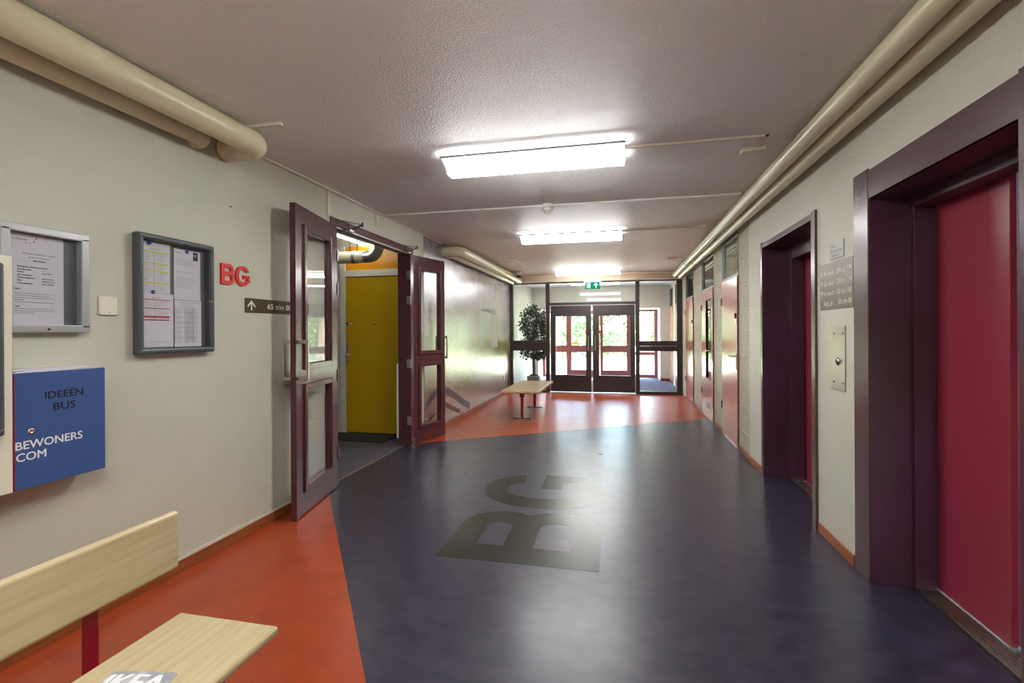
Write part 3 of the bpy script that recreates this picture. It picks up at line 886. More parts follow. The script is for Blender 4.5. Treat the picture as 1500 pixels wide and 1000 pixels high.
# exit sign
ex = thing('exit_sign', 'green emergency exit sign with running figure and upward arrow', 'sign', (-0.61, 11.3, 2.41))
obj('sign_face', MB().box((-0.78, 11.29, 2.42), (-0.44, 11.31, 2.575), 0.003, 1), 'green_sign', ex)
obj('housing', MB().box((-0.81, 11.275, 2.575), (-0.41, 11.325, 2.61), 0.004, 1).box((-0.65, 11.30, 2.600), (-0.57, 11.379, 2.65)), 'white_plastic', ex, 'white lamp housing')
fg = MB()
def q2(pts): fg.prism(pts, 1, 11.2865, 11.2895)
q2([(-0.74, 2.44), (-0.73, 2.44), (-0.73, 2.56), (-0.74, 2.56)]); q2([(-0.74, 2.55), (-0.66, 2.55), (-0.66, 2.56), (-0.74, 2.56)])
q2([(-0.67, 2.44), (-0.66, 2.44), (-0.66, 2.56), (-0.67, 2.56)])
q2([(-0.71, 2.49), (-0.685, 2.485), (-0.675, 2.525), (-0.70, 2.53)])
q2([(-0.705, 2.49), (-0.69, 2.49), (-0.70, 2.465), (-0.72, 2.44), (-0.73, 2.446), (-0.713, 2.47)])
q2([(-0.70, 2.49), (-0.685, 2.487), (-0.668, 2.462), (-0.675, 2.44), (-0.686, 2.442), (-0.68, 2.462)])
q2([(-0.72, 2.50), (-0.715, 2.49), (-0.70, 2.515), (-0.70, 2.53)]); q2([(-0.68, 2.525), (-0.675, 2.515), (-0.65, 2.505), (-0.65, 2.515)])
fg.cyl((-0.687, 11.2865, 2.54), (-0.687, 11.2895, 2.54), 0.009, 12)
obj('running_figure', fg, 'sign_white', ex, 'white running figure', kind='stuff')
fg = MB()
q2([(-0.545, 2.44), (-0.525, 2.44), (-0.525, 2.55), (-0.545, 2.55)])
q2([(-0.535, 2.562), (-0.585, 2.507), (-0.585, 2.487), (-0.535, 2.54)]); q2([(-0.535, 2.562), (-0.535, 2.54), (-0.485, 2.487), (-0.485, 2.507)])
obj('arrow', fg, 'sign_white', ex, 'white upward arrow')

# outer doors and windows of the porch
def ext_unit(name, x0, x1, gx0, gx1, zs, label, cat):
    t = thing(name, label, cat, ((x0 + x1) / 2, YX, 0), kind='structure')
    mb = MB()
    mb.box((x0, YX - 0.03, 0), (gx0, YX + 0.04, 2.12)); mb.box((gx1, YX - 0.03, 0), (x1, YX + 0.04, 2.12))
    zz = [0.0] + [v for p in zs for v in p] + [2.12]
    for a, b in zip(zz[::2], zz[1::2]): mb.box((gx0, YX - 0.03, a), (gx1, YX + 0.04, b))
    obj('frame', mb, 'ext_frame', t)
    for a, b in zs: obj('pane', MB().box((gx0, YX, a), (gx1, YX + 0.005, b)), 'glass_ext', t)
    return t
ext_unit('window_4', -2.46, -1.69, -2.37, -1.69, [(0.07, 0.786), (1.0, 2.06)], 'red brown framed outer window behind the potted tree', 'window')
ext_unit('door_6', -1.69, -0.64, -1.53, -0.76, [(0.22, 0.786), (1.0, 2.0)], 'red brown framed outer door with yellow sticker', 'door')
ext_unit('door_7', -0.62, 0.31, -0.534, 0.195, [(0.22, 0.786), (1.0, 2.06)], 'red brown framed outer door with low bottom rail', 'door')
ext_unit('window_5', 0.31, 1.135, 0.345, 1.03, [(0.10, 0.70), (0.80, 2.06)], 'red brown framed outer window beside the white reveal', 'window')
obj('yellow_sticker', MB().box((-1.50, YX - 0.006, 1.03), (-1.29, YX - 0.003, 1.10)), 'sticker_yellow', None, 'yellow sticker low on the outer door glass', 'sticker')

# ------------------------------------------------------------------ pink doors with fanlights on the right wall
def pink_door(name, y0, y1, label, lockside=1, glazed=False, far=False):
    t = thing(name, label, 'door', (R, (y0 + y1) / 2, 0), kind='structure')
    xf = R - 0.004
    if glazed:
        g0, g1 = y0 + 0.17, y0 + 0.60
        mb = MB()
        mb.box((xf, y0 + 0.03, 0.03), (xf + 0.04, g0, 2.12)); mb.box((xf, g1, 0.03), (xf + 0.04, y1 - 0.02, 2.12))
        mb.box((xf, g0, 0.03), (xf + 0.04, g1, 0.68)); mb.box((xf, g0, 1.95), (xf + 0.04, g1, 2.12))
        obj('leaf', mb, 'pink', t)
        bd = MB()
        bd.box((xf - 0.004, g0 - 0.02, 0.66), (xf + 0.03, g0, 1.97)); bd.box((xf - 0.004, g1, 0.66), (xf + 0.03, g1 + 0.02, 1.97))
        bd.box((xf - 0.004, g0, 0.66), (xf + 0.03, g1, 0.68)); bd.box((xf - 0.004, g0, 1.95), (xf + 0.03, g1, 1.97))
        obj('glazing_bead', bd, 'pink_edge', t, 'darker glazing bead')
        obj('pane', MB().box((xf + 0.012, g0, 0.68), (xf + 0.018, g1, 1.95)), 'glass_dark', t)
        v = obj('vent_grille', MB().box((xf - 0.006, y0 + 0.17, 0.19), (xf, y0 + 0.60, 0.31), 0.002, 1), 'white_plastic', t, 'cream framed vent grille')
        for k in range(5):
            obj('slat', MB().box((xf - 0.009, y0 + 0.20, 0.205 + k * 0.02), (xf - 0.006, y0 + 0.57, 0.215 + k * 0.02)), 'sign_brown', v)
    else:
        obj('leaf', MB().box((xf, y0 + 0.03, 0.03), (xf + 0.04, y1 - 0.02, 2.12), 0.002, 1), 'pink', t)
    obj('leaf_edge', MB().box((xf - 0.001, y0 + 0.005, 0.03), (xf + 0.04, y0 + 0.03, 2.12)), 'pink_edge', t, 'darker lipping of the leaf')
    fm = MB()
    fm.box((R + 0.012, y0 - 0.005, 0.0), (R + 0.09, y0 + 0.005, 2.66)); fm.box((R + 0.0, y1 - 0.045, 2.135), (R + 0.09, y1, 2.66))
    fm.box((R + 0.005, y0 + 0.005, 2.125), (R + 0.09, y1 - 0.045, 2.155)); fm.box((R + 0.005, y0 + 0.005, 2.63), (R + 0.09, y1 - 0.045, 2.66))
    fm.box((R + 0.03, y1 - 0.02, 0.0), (R + 0.09, y1, 2.135))
    obj('frame', fm, 'grey_frame', t, 'grey steel frame')
    obj('fanlight_pane', MB().box((R + 0.028, y0 + 0.005, 2.155), (R + 0.033, y1 - 0.045, 2.63)), 'glass_dark', t)
    if not far:
        hd = MB().box((xf - 0.006, y0 + 0.055, 0.97), (xf, y0 + 0.095, 1.17), 0.002, 1)
        hd.tube([(xf - 0.006, y0 + 0.075, 1.135), (xf - 0.05, y0 + 0.075, 1.135), (xf - 0.05, y0 + 0.075 + 0.20, 1.135)], 0.010, 10)
        obj('lever_handle', hd, 'alu', t, 'silver lever handle on plate')
        if not glazed:
            obj('lock_indicator', MB().box((xf - 0.02, y0 + 0.06, 1.60), (xf, y0 + 0.12, 1.665), 0.002, 1), 'bench_red', t, 'small red lock box')
            obj('lock_plate', MB().box((xf - 0.004, y0 + 0.03, 1.53), (xf, y0 + 0.09, 1.60)), 'alu', t, 'silver lock plate')
        for z in (0.42, 1.85):
            obj('hinge', MB().cyl((xf - 0.004, y1 - 0.012, z - 0.05), (xf - 0.004, y1 - 0.012, z + 0.05), 0.008, 10), 'dark_metal', t)
    return t
pink_door('door_8', 6.38, 7.33, 'plain pink door with red lock box nearest the far lift')
pink_door('door_9', 8.0, 9.06, 'pink door with tall glass panel and low vent grille', glazed=True)
pink_door('door_10', 10.09, 11.2, 'plain pink door nearest the glazed partition')
pink_door('door_11', 12.15, 13.3, 'pink door just beyond the glazed partition in the porch', far=True)
pink_door('door_12', 13.75, 14.7, 'pink door at the far end of the porch', far=True)

# ------------------------------------------------------------------ lifts
def lift(name, ya, yb, wa, wb, top_in, top_out, stepy, steptop, label, sill_label, proud):
    """reveal from ya to yb; outer casing wa / wb beyond it"""
    t = thing(name, label, 'lift', (R, (ya + yb) / 2, 0), 0, 'lift entrances')
    xf = R - proud
    XR = 1.60
    obj('jamb', MB().box((xf, yb, 0), (R + 0.012, yb + wb, top_out + 0.012), 0.003, 1), 'aubergine', t)
    obj('jamb', MB().box((xf, ya - wa, 0), (R + 0.012, ya, top_out + 0.012), 0.003, 1), 'aubergine', t)
    obj('header', MB().box((xf + 0.002, ya, top_in), (R + 0.012, yb, top_out), 0.002, 1), 'aubergine', t)
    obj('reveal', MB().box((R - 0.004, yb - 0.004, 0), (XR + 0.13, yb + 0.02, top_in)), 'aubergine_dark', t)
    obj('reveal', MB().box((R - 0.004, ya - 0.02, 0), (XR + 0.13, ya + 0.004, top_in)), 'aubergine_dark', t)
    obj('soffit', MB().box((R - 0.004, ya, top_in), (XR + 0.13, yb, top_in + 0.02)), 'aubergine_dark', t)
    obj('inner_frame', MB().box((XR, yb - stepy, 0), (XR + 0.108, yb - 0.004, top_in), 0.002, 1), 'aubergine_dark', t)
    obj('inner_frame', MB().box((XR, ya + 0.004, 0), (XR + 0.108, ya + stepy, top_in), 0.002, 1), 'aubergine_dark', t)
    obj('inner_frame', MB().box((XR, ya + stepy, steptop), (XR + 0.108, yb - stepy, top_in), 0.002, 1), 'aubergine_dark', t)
    ym = 2.635 if stepy < 0.1 else yb - stepy - 0.55
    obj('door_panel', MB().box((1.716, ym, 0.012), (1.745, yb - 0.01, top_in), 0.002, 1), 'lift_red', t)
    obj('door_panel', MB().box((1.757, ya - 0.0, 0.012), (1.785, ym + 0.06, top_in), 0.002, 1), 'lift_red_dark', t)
    sl = obj('sill', MB().box((1.585, ya + 0.01, 0.0), (1.80, yb - 0.03, 0.006)), 'dark_metal', t, sill_label)
    for k in range(7):
        x = 1.612 + k * 0.0145
        obj('sill_rib', MB().box((x, ya + 0.01, 0.006), (x + 0.007, yb - stepy - 0.002, 0.0105)), 'steel', sl)
    return t
lift('elevator', 2.088, 3.17, 0.18, 0.178, 2.2, 2.363, 0.032, 2.137, 'near lift entrance with wide aubergine frame and crimson sliding doors', 'ribbed metal lift sill', 0.008)
lift('elevator', 4.0, 5.27, 0.075, 0.06, 2.262, 2.312, 0.145, 2.13, 'far lift entrance with narrow aubergine frame between call plate and pink doors', 'ribbed metal lift sill', 0.017)

# ------------------------------------------------------------------ signs and plates on the right pillar
RN, UP = (0, -1, 0), (0, 0, 1)
pl = thing('floor_directory', 'brushed bronze floor directory plate on the pillar between the lifts', 'sign', (R, 3.6, 1.59))
obj('plate', MB().box((R - 0.006, 3.357, 1.59), (R, 3.858, 1.905), 0.004, 2), 'sign_bronze', pl)
tx = MB(); xs_ = R - 0.0068
rows = [('3e verd', '304 t/m 374', 1.822), ('2e verd', '250 t/m 274', 1.752), ('1e verd', '150 t/m 180', 1.686), ('beg. gr.', '50 t/m 80', 1.620)]
for a, b, z in rows:
    for q_ in (MB().text(a, (xs_, 3.79, z), RN, UP, 0.033, 0.155), MB().text(b, (xs_, 3.375, z), RN, UP, 0.035, 0.215 if z > 1.63 else 0.19, align='r')):
        for g in glyphs(q_): obj('letter', g, 'sign_ink', pl, 'cream character')
ar = MB()
for z in (1.752, 1.686):
    ar.box((xs_, 3.822, z - 0.012), (xs_ + 0.0006, 3.828, z + 0.034))
    ar.prism([(3.825, z + 0.042), (3.806, z + 0.018), (3.806, z + 0.009), (3.825, z + 0.032)], 0, xs_, xs_ + 0.0006)
    ar.prism([(3.825, z + 0.042), (3.844, z + 0.018), (3.844, z + 0.009), (3.825, z + 0.032)], 0, xs_, xs_ + 0.0006)
obj('arrow', ar, 'sign_ink', pl, 'two cream upward arrows')
ar = MB()
ar.prism([(3.825, 1.86), (3.806, 1.838), (3.825, 1.812), (3.844, 1.838)], 0, xs_, xs_ + 0.0006)
obj('worn_mark', ar, 'plate_grey', pl, 'worn faded arrow')
obj('red_dot', MB().cyl((xs_, 3.825, 1.633), (R, 3.825, 1.633), 0.010, 16), 'ink_red', pl, 'red dot')
sp = thing('fault_plate', 'small grey phone number plate above the bronze directory', 'sign', (R, 3.6, 1.92))
obj('plate', MB().box((R - 0.005, 3.49, 1.922), (R, 3.70, 2.034), 0.003, 1), 'plate_grey', sp)
tx = MB(); xp = R - 0.0055
tx.text('v:domes', (xp, 3.69, 2.0), RN, UP, 0.016, 0.07)
tx.text('Bij storing bellen', (xp, 3.685, 1.968), RN, UP, 0.016, 0.175)
tx.text('088-6436600', (xp, 3.66, 1.938), RN, UP, 0.015, 0.11)
obj('lettering', tx, 'ink', sp, 'dark lettering', kind='stuff')
dt = MB()
for y, z in ((3.60, 1.992), (3.585, 1.998), (3.57, 2.008), (3.558, 2.02)): dt.cyl((xp, y, z), (R - 0.004, y, z), 0.004, 8)
obj('dots', dt, 'ink_orange', sp, 'orange dots')
cp = thing('call_plate', 'tall brushed steel lift call plate with round button', 'lift button', (R, 3.57, 1.057))
obj('plate', MB().box((R - 0.006, 3.472, 1.057), (R, 3.67, 1.476), 0.002, 1), 'steel', cp)
bt = obj('button', MB().lathe([(0.026, 0), (0.026, 0.004), (0.018, 0.006), (0.018, 0.009), (0, 0.010)], (R - 0.006, 3.575, 1.245), 20, (-1, 0, 0)), 'chrome', cp, 'round chrome ring')
obj('button_cap', MB().cyl((R - 0.014, 3.575, 1.245), (R - 0.019, 3.575, 1.245), 0.012, 16), 'black', bt, 'black button cap')
for y in (3.50, 3.635):
    for z in (1.11, 1.43): obj('screw', MB().cyl((R - 0.006, y, z), (R - 0.009, y, z), 0.006, 10), 'dark_metal', cp)

# ------------------------------------------------------------------ signs and boards on the left wall
LR = (0, 1, 0)
lt = thing('wall_letters', 'raised red letters BG on the plaster beside the dark display case', 'sign', (L, 2.9, 1.785))
def wall_letter(contours, oy):
    return solid(contours, lambda x, y, z: (z, oy + x, 1.785 + y), L, L + 0.014)
obj('letter', wall_letter(letter_B(0.112, 0.138, 0.027), 2.775), 'red_plastic', lt)
obj('letter', wall_letter(letter_G(0.128, 0.140, 0.026), 2.902), 'red_plastic', lt)
hs = thing('hall_sign', 'narrow dark brown sign with arrow and numbers, half behind the open door leaf', 'sign', (L, 3.35, 1.6))
obj('plate', MB().box((L, 2.992, 1.60), (L + 0.008, 3.72, 1.704), 0.004, 2), 'sign_brown', hs)
xl = L + 0.0085
for g in glyphs(MB().text('65 t/m 80', (xl, 3.215, 1.632), LR, UP, 0.042, 0.275, bold=True)): obj('letter', g, 'sign_ink', hs, 'cream character')
ar = MB()
ar.box((xl - 0.0006, 3.046, 1.615), (xl, 3.057, 1.675))
ar.prism([(3.0515, 1.688), (3.014, 1.65), (3.014, 1.635), (3.0515, 1.672)], 0, xl - 0.0006, xl)
ar.prism([(3.0515, 1.688), (3.089, 1.65), (3.089, 1.635), (3.0515, 1.672)], 0, xl - 0.0006, xl)
obj('arrow', ar, 'sign_ink', hs, 'cream upward arrow')
sw = thing('blank_plate', 'cream square cover plate between the silver and the dark case', 'wall plate', (L, 2.036, 1.548))
obj('cover', MB().box((L, 1.99, 1.548), (L + 0.012, 2.083, 1.646), 0.003, 1), 'cream_board', sw)
obj('keyhole', MB().cyl((L + 0.012, 2.038, 1.562), (L + 0.0125, 2.038, 1.562), 0.003, 8), 'black', sw)
obj('wall_nail', MB().cyl((L, 2.86, 2.32), (L + 0.02, 2.86, 2.32), 0.003, 8), 'dark_metal', None, 'tiny dark nail in the plaster above the red letters', 'nail')

def frame_mb(xa, xb, y0, y1, z0, z1, w, bev=0.006):
    mb = MB()
    mb.box((xa, y0, z0), (xb, y1, z0 + w), bev); mb.box((xa, y0, z1 - w), (xb, y1, z1), bev)
    mb.box((xa, y0, z0 + w * 0.6), (xb, y0 + w, z1 - w * 0.6), bev); mb.box((xa, y1 - w, z0 + w * 0.6), (xb, y1, z1 - w * 0.6), bev)
    return mb
# silver display case
sc1 = thing('display_case', 'silver framed display case with one printed letter above the blue box', 'display case', (L, 1.74, 1.455))
obj('frame', frame_mb(L, L + 0.042, 1.562, 1.92, 1.457, 1.94, 0.036, 0.004), 'case_silver', sc1)
obj('backing', MB().box((L, 1.575, 1.47), (L + 0.006, 1.905, 1.925)), 'board_grey', sc1)
obj('glass_front', MB().box((L + 0.03, 1.595, 1.49), (L + 0.033, 1.885, 1.905)), 'glass', sc1)
obj('lock', MB().cyl((L + 0.042, 1.74, 1.473), (L + 0.045, 1.74, 1.473), 0.005, 12), 'black', sc1)
pa = thing('notice', 'white printed letter with contact numbers inside the silver case', 'paper', (L, 1.71, 1.49))
xq = L + 0.0088
obj('sheet', MB().box((L + 0.0065, 1.607, 1.492), (L + 0.008, 1.826, 1.902)), 'paper', pa)
tx = MB()
tx.text('v:domes', (xq, 1.622, 1.872), LR, UP, 0.012, 0.055)
for i, s in enumerate(['Dringende klachten kunt u melden', 'aan ons Servicecentrum', '088-6436600']):
    tx.text(s, (xq, 1.725, 1.812 - i * 0.0155), LR, UP, 0.0072, [0.13, 0.085, 0.05][i], align='c', bold=(i == 2))
for i, (a, b) in enumerate([('Belangrijke telefoonnummers:', ''), ('Noodgevallen', '112'), ('Politie', '0900 8844'), ('Storingsdienst', ''), ('Videomeldkamer', '088-6436600'), ('Glas', '0800-0206100'), ('Verstoppingen', '070-3388888')]):
    z = 1.752 - i * 0.0125
    tx.text(a, (xq, 1.64, z), LR, UP, 0.0072, bold=True)
    if b: tx.text(b, (xq, 1.735, z), LR, UP, 0.0068)
para = ['Hygiene?', '', 'Wij willen u aanmelden voor schoonmaakwerk, plaatsen van uw', 'woonden. Bij u wensen besteld dient u dat met elkaar.', 'Na die melding van uw woonden bellen, krijgt bericht met uit uw', 'familieleden.', 'Bij u een probleem met uw hoort u het weten tot goede toestand.', '', 'Vragen?', 'Heeft u vragen, dan kunt u contact tot onze medewerkers van het', 'Klantcontactcentrum op werkdagen van 08.30 tot 17.30 uur via het', 'telefoonnummer 088-643 66 00.']
for i, s in enumerate(para):
    if s: tx.text(s, (xq, 1.63, 1.652 - i * 0.0098), LR, UP, 0.0055 if s[-1] != '?' else 0.0065, min(0.155, 0.0026 * len(s)), bold=(s[-1] == '?'))
obj('lettering', tx, 'ink', pa, 'dark printed text', kind='stuff')
dt = MB()
for y, z, r in ((1.655, 1.862, 0.002), (1.672, 1.862, 0.003), (1.688, 1.864, 0.003), (1.704, 1.872, 0.004), (1.714, 1.886, 0.0045)):
    dt.cyl((xq - 0.0005, y, z), (xq, y, z), r, 10)
obj('dots', dt, 'ink_orange', pa, 'orange dots')

# dark display case
dk = thing('display_case', 'dark grey display case with several pinned notices beside the red letters', 'display case', (L, 2.42, 1.33))
obj('frame', frame_mb(L, L + 0.052, 2.165, 2.68, 1.332, 2.014, 0.034, 0.012), 'case_dark', dk)
obj('backing', MB().box((L, 2.18, 1.35), (L + 0.006, 2.665, 2.0)), 'board_grey', dk)
obj('glass_front', MB().box((L + 0.038, 2.198, 1.365), (L + 0.041, 2.648, 1.982)), 'glass', dk)
obj('lock', MB().cyl((L + 0.045, 2.645, 1.655), (L + 0.06, 2.645, 1.655), 0.010, 14), 'chrome', dk, 'small chrome lock')
xs0 = L + 0.0066
def sheet(y0, y1, z0, z1, label, k=0):
    t = thing('notice', label, 'paper', (L, (y0 + y1) / 2, z0))
    xx = L + 0.0065 + 0.0016 * k
    obj('sheet', MB().box((xx, y0, z0), (xx + 0.0012, y1, z1)), 'paper', t)
    return t, xx + 0.0018
def lines(mb, xx, y0, y1, z0, z1, pitch, h=0.0022):
    z = z1
    while z > z0:
        mb.box((xx - 0.0006, y0, z - h), (xx, y0 + (y1 - y0) * random.uniform(0.55, 1.0), z)); z -= pitch
WORDS = 'de het een van wijk bewoners melden afval huis container buurt dienst maandag dinsdag woensdag openingstijden overlast service loket team afspraak bellen'.split()
def words(n): return ' '.join(random.choice(WORDS) for _ in range(n))
def para_text(mb, xx, y0, y1, z0, z1, pitch, h):
    z = z1
    while z > z0:
        w = (y1 - y0) * random.uniform(0.6, 1.0)
        mb.text(words(max(1, int(w / (h * 4.2)))), (xx, y0, z - h), LR, UP, h, w); z -= pitch
t, xx = sheet(2.205, 2.395, 1.685, 1.975, 'notice with yellow striped table pinned topmost in the dark case')
mb = MB()
for z in (1.924, 1.857, 1.813, 1.745): mb.box((xx - 0.0008, 2.207, z - 0.008), (xx - 0.0002, 2.385, z))
obj('table_band', mb, 'ink_yellow', t, 'yellow table bands')
mb = MB()
for z0, z1 in ((1.862, 1.912), (1.817, 1.845), (1.752, 1.80), (1.69, 1.732)):
    para_text(mb, xx, 2.208, 2.285, z0, z1, 0.0085, 0.0042); para_text(mb, xx, 2.298, 2.38, z0, z1, 0.0085, 0.0042)
mb.box((xx - 0.0006, 2.291, 1.69), (xx, 2.292, 1.93)); mb.text('De Klok', (xx, 2.27, 1.933), LR, UP, 0.007, 0.06)
obj('lettering', mb, 'ink_grey', t, 'small grey print', kind='stuff')
t, xx = sheet(2.205, 2.415, 1.372, 1.683, 'notice with dark red striped table pinned beneath the yellow one', 1)
mb = MB()
for z, h in ((1.648, 0.005), (1.598, 0.005), (1.552, 0.011), (1.532, 0.005)): mb.box((xx - 0.0008, 2.215, z - h), (xx - 0.0002, 2.39, z))
obj('table_band', mb, 'ink_red', t, 'dark red table bands')
mb = MB()
for z0, z1 in ((1.605, 1.638), (1.562, 1.588)):
    para_text(mb, xx, 2.215, 2.29, z0, z1, 0.0085, 0.0042); para_text(mb, xx, 2.302, 2.385, z0, z1, 0.0085, 0.0042)
mb.text('De Molen', (xx, 2.28, 1.655), LR, UP, 0.007, 0.06)
mb.text(words(9), (xx, 2.25, 1.402), LR, UP, 0.004, 0.15)
mb.box((xx - 0.0006, 2.215, 1.525), (xx, 2.39, 1.5265)); mb.box((xx - 0.0006, 2.295, 1.53), (xx, 2.296, 1.645))
obj('lettering', mb, 'ink_grey', t, 'small grey print', kind='stuff')
t, xx = sheet(2.418, 2.606, 1.655, 1.962, 'notice with small portrait photo pinned beside the yellow table', 2)
mb = MB()
mb.text('v:domes', (xx, 2.428, 1.938), LR, UP, 0.009, 0.045)
for z0, z1 in ((1.868, 1.90), (1.815, 1.83), (1.73, 1.79)): para_text(mb, xx, 2.43, 2.585, z0, z1, 0.0095, 0.0045)
obj('lettering', mb, 'ink_grey', t, 'small grey print', kind='stuff')
ph = obj('portrait_photo', MB().box((xx - 0.001, 2.553, 1.905), (xx, 2.588, 1.957)), 'photo_dark', t, 'small dark portrait photo')
obj('face', MB().cyl((xx, 2.570, 1.937), (xx + 0.0004, 2.570, 1.937), 0.008, 14), 'photo_skin', ph)
t, xx = sheet(2.42, 2.61, 1.37, 1.652, 'notice with dense grid table lowest beside the lock', 3)
mb = MB()
mb.text('SCHOONMAAK 2015 ROOSTER', (xx, 2.515, 1.636), LR, UP, 0.006, 0.145, align='c')
mb.text('planning algemene ruimten', (xx, 2.515, 1.622), LR, UP, 0.005, 0.09, align='c')
para_text(mb, xx, 2.425, 2.48, 1.40, 1.60, 0.0085, 0.004)
for y in (2.42, 2.49, 2.507, 2.524, 2.541, 2.558, 2.575): mb.box((xx - 0.0006, y, 1.395), (xx, y + 0.0012, 1.61))
for k in range(8): mb.box((xx - 0.0006, 2.42, 1.395 + k * 0.0305), (xx, 2.576, 1.3962 + k * 0.0305))
for y in (2.495, 2.512, 2.529, 2.546): lines(mb, xx, y, y + 0.009, 1.40, 1.60, 0.0085, 0.003)
obj('lettering', mb, 'ink_grey', t, 'small grey print and table lines', kind='stuff')
for (y, z, lb) in ((2.258, 1.966, 'blue round magnet on the yellow striped notice'), (2.505, 1.952, 'blue round magnet on the portrait notice'), (2.28, 1.688, 'blue round magnet on the red striped notice')):
    obj('magnet', MB().lathe([(0.011, 0), (0.0115, 0.006), (0.009, 0.009), (0, 0.0095)], (L + 0.0125, y, z), 16, (1, 0, 0)), 'pin_blue', None, lb, 'magnet', 'blue magnets in the dark case')

# cream board and the blue suggestion box
cb = thing('cream_panel', 'thick cream board on the wall beside the blue box', 'board', (L, 1.2, 0.79))
obj('board', MB().box((L + 0.001, 0.7, 0.79), (-2.47, 1.535, 1.775), 0.003, 1), 'cream_board', cb)
obj('edge_strip', MB().box((-2.474, 1.5352, 0.80), (-2.468, 1.539, 1.28)), 'bench_red', cb, 'thin dark red edge')
gk = thing('display_case', 'dark grey rounded display case hung on the cream board', 'display case', (-2.47, 1.2, 1.04))
obj('frame', frame_mb(-2.4695, -2.42, 0.92, 1.481, 1.04, 1.74, 0.036, 0.012), 'case_dark', gk)
obj('backing', MB().box((-2.4695, 0.94, 1.06), (-2.464, 1.46, 1.72)), 'board_grey', gk)
bb = thing('suggestion_box', 'blue wall box lettered for ideas, papers on its top', 'suggestion box', (L, 1.73, 0.785))
XB = -2.495
obj('body', MB().box((L, 1.546, 0.79), (XB - 0.02, 1.925, 1.282), 0.002, 1), 'blue_box', bb)
dr = obj('door', MB().box((XB - 0.018, 1.545, 0.787), (XB, 1.927, 1.284), 0.002, 1), 'blue_box', bb)
obj('lock', MB().lathe([(0.015, 0), (0.015, 0.006), (0.010, 0.009), (0.006, 0.009), (0.004, 0.006), (0, 0.006)], (XB, 1.612, 1.03), 18, (1, 0, 0)), 'chrome', dr, 'round chrome lock')
xt = XB + 0.0008
for s_, y, z, h, w, m_ in (('IDEEËN', 1.666, 1.163, 0.033, 0.157, 'ink'), ('BUS', 1.699, 1.108, 0.034, 0.09, 'ink'),
                           ('BEWONERS', 1.557, 0.958, 0.036, 0.262, 'white_ink'), ('COM', 1.559, 0.908, 0.036, 0.11, 'white_ink')):
    for g in glyphs(MB().text(s_, (xt, y, z), LR, UP, h, w, bold=True)): obj('letter', g, m_, dr, 'black letter' if m_ == 'ink' else 'white letter')
for k, (y0, y1) in enumerate(((1.56, 1.90), (1.57, 1.80), (1.60, 1.91), (1.555, 1.86))):
    obj('leaflet', MB().box((L + 0.005, y0, 1.284 + k * 0.003), (XB - 0.012 - 0.004 * k, y1, 1.2865 + k * 0.003)), 'paper', None, 'pale leaflet lying on top of the blue box', 'leaflet', 'leaflets on the blue box')

# ------------------------------------------------------------------ near bench with backrest
nb = thing('bench', 'pale wooden bench with backrest and dark red posts under the blue box', 'bench', (-1.32, 0.8, 0))
SZ = 0.478
obj('seat', MB().box((-1.508, -0.6, SZ - 0.032), (-1.112, 1.418, SZ), 0.012, 3), 'wood', nb, 'pale maple seat board')
obj('backrest', MB().box((-1.632, -0.6, 0.582), (-1.600, 1.503, 0.794), 0.013, 3), 'wood', nb, 'pale maple back board')
for y in (1.2215, -0.2):
    obj('back_post', MB().box((-1.660, y - 0.0175, 0.0), (-1.632, y + 0.0175, 0.76), 0.003, 1), 'bench_red', nb)
    obj('seat_beam', MB().box((-1.48, y - 0.022, SZ - 0.08), (-1.16, y + 0.022, SZ - 0.032), 0.003, 1), 'bench_red', nb)
    obj('leg', MB().box((-1.34, y - 0.025, 0.02), (-1.29, y + 0.025, SZ - 0.08), 0.003, 1), 'bench_red', nb)
    obj('foot_bar', MB().box((-1.672, y - 0.02, 0.0), (-1.12, y + 0.02, 0.022), 0.003, 1), 'dark_metal', nb, 'dark foot bar')
# the catalogue lying on it
ca = 0.1963
mg = thing('magazine', 'furniture catalogue with big white letters lying on the near bench', 'magazine', (-1.416, 1.112, SZ), ca, None, local=True)
W_, D_ = 0.185, 0.235
N = 14
def mag_surface(z0, dz, inset=0.0):
    vs = []; fs = []
    for j in range(2):
        for i in range(N + 1):
            u = i / N
            z = z0 + dz * (math.sin(u * PI * 1.25) * 0.45 + (0.75 if u > 0.9 else 0) * (u - 0.9) * 6)
            vs.append((u * W_ + inset * (0.5 - u), -j * D_, z))
    for i in range(N): fs.append((i, i + 1, N + 2 + i, N + 1 + i))
    return vs, fs
pgs = MB()
t_, f_ = mag_surface(0.008, 0.004); b_, _ = mag_surface(0.001, 0.0)
nv = len(t_)
pgs.add(t_ + b_, f_ + [tuple(nv + i for i in reversed(f)) for f in f_] +
        [(i, i + 1, nv + i + 1, nv + i) for i in range(N)] + [(N + 1 + i, N + 2 + i, nv + N + 2 + i, nv + N + 1 + i) for i in range(N)] +
        [(0, N + 1, nv + N + 1, nv), (N, 2 * N + 1, nv + 2 * N + 1, nv + N)])
obj('pages', pgs, 'paper', mg)
cv = MB(); t2, f2 = mag_surface(0.0098, 0.004)
cv.add(t2, f2); t3, _ = mag_surface(0.0086, 0.004); cv.add(t3, f2)
obj('cover', cv, 'mag_grey', mg, 'grey photographic cover')
tx = MB()
vs, fs = text_geo('IKEA', True)
x0_, x1_ = min(p[0] for p in vs), max(p[0] for p in vs)
cov = []
for p in vs:
    u = (p[0] - x0_) / (x1_ - x0_) * 0.88 + 0.05
    z = 0.0108 + 0.004 * (math.sin(u * PI * 1.25) * 0.45 + (0.75 if u > 0.9 else 0) * (u - 0.9) * 6)
    cov.append((u * W_, -0.075 + p[1] / 0.729 * 0.064, z))
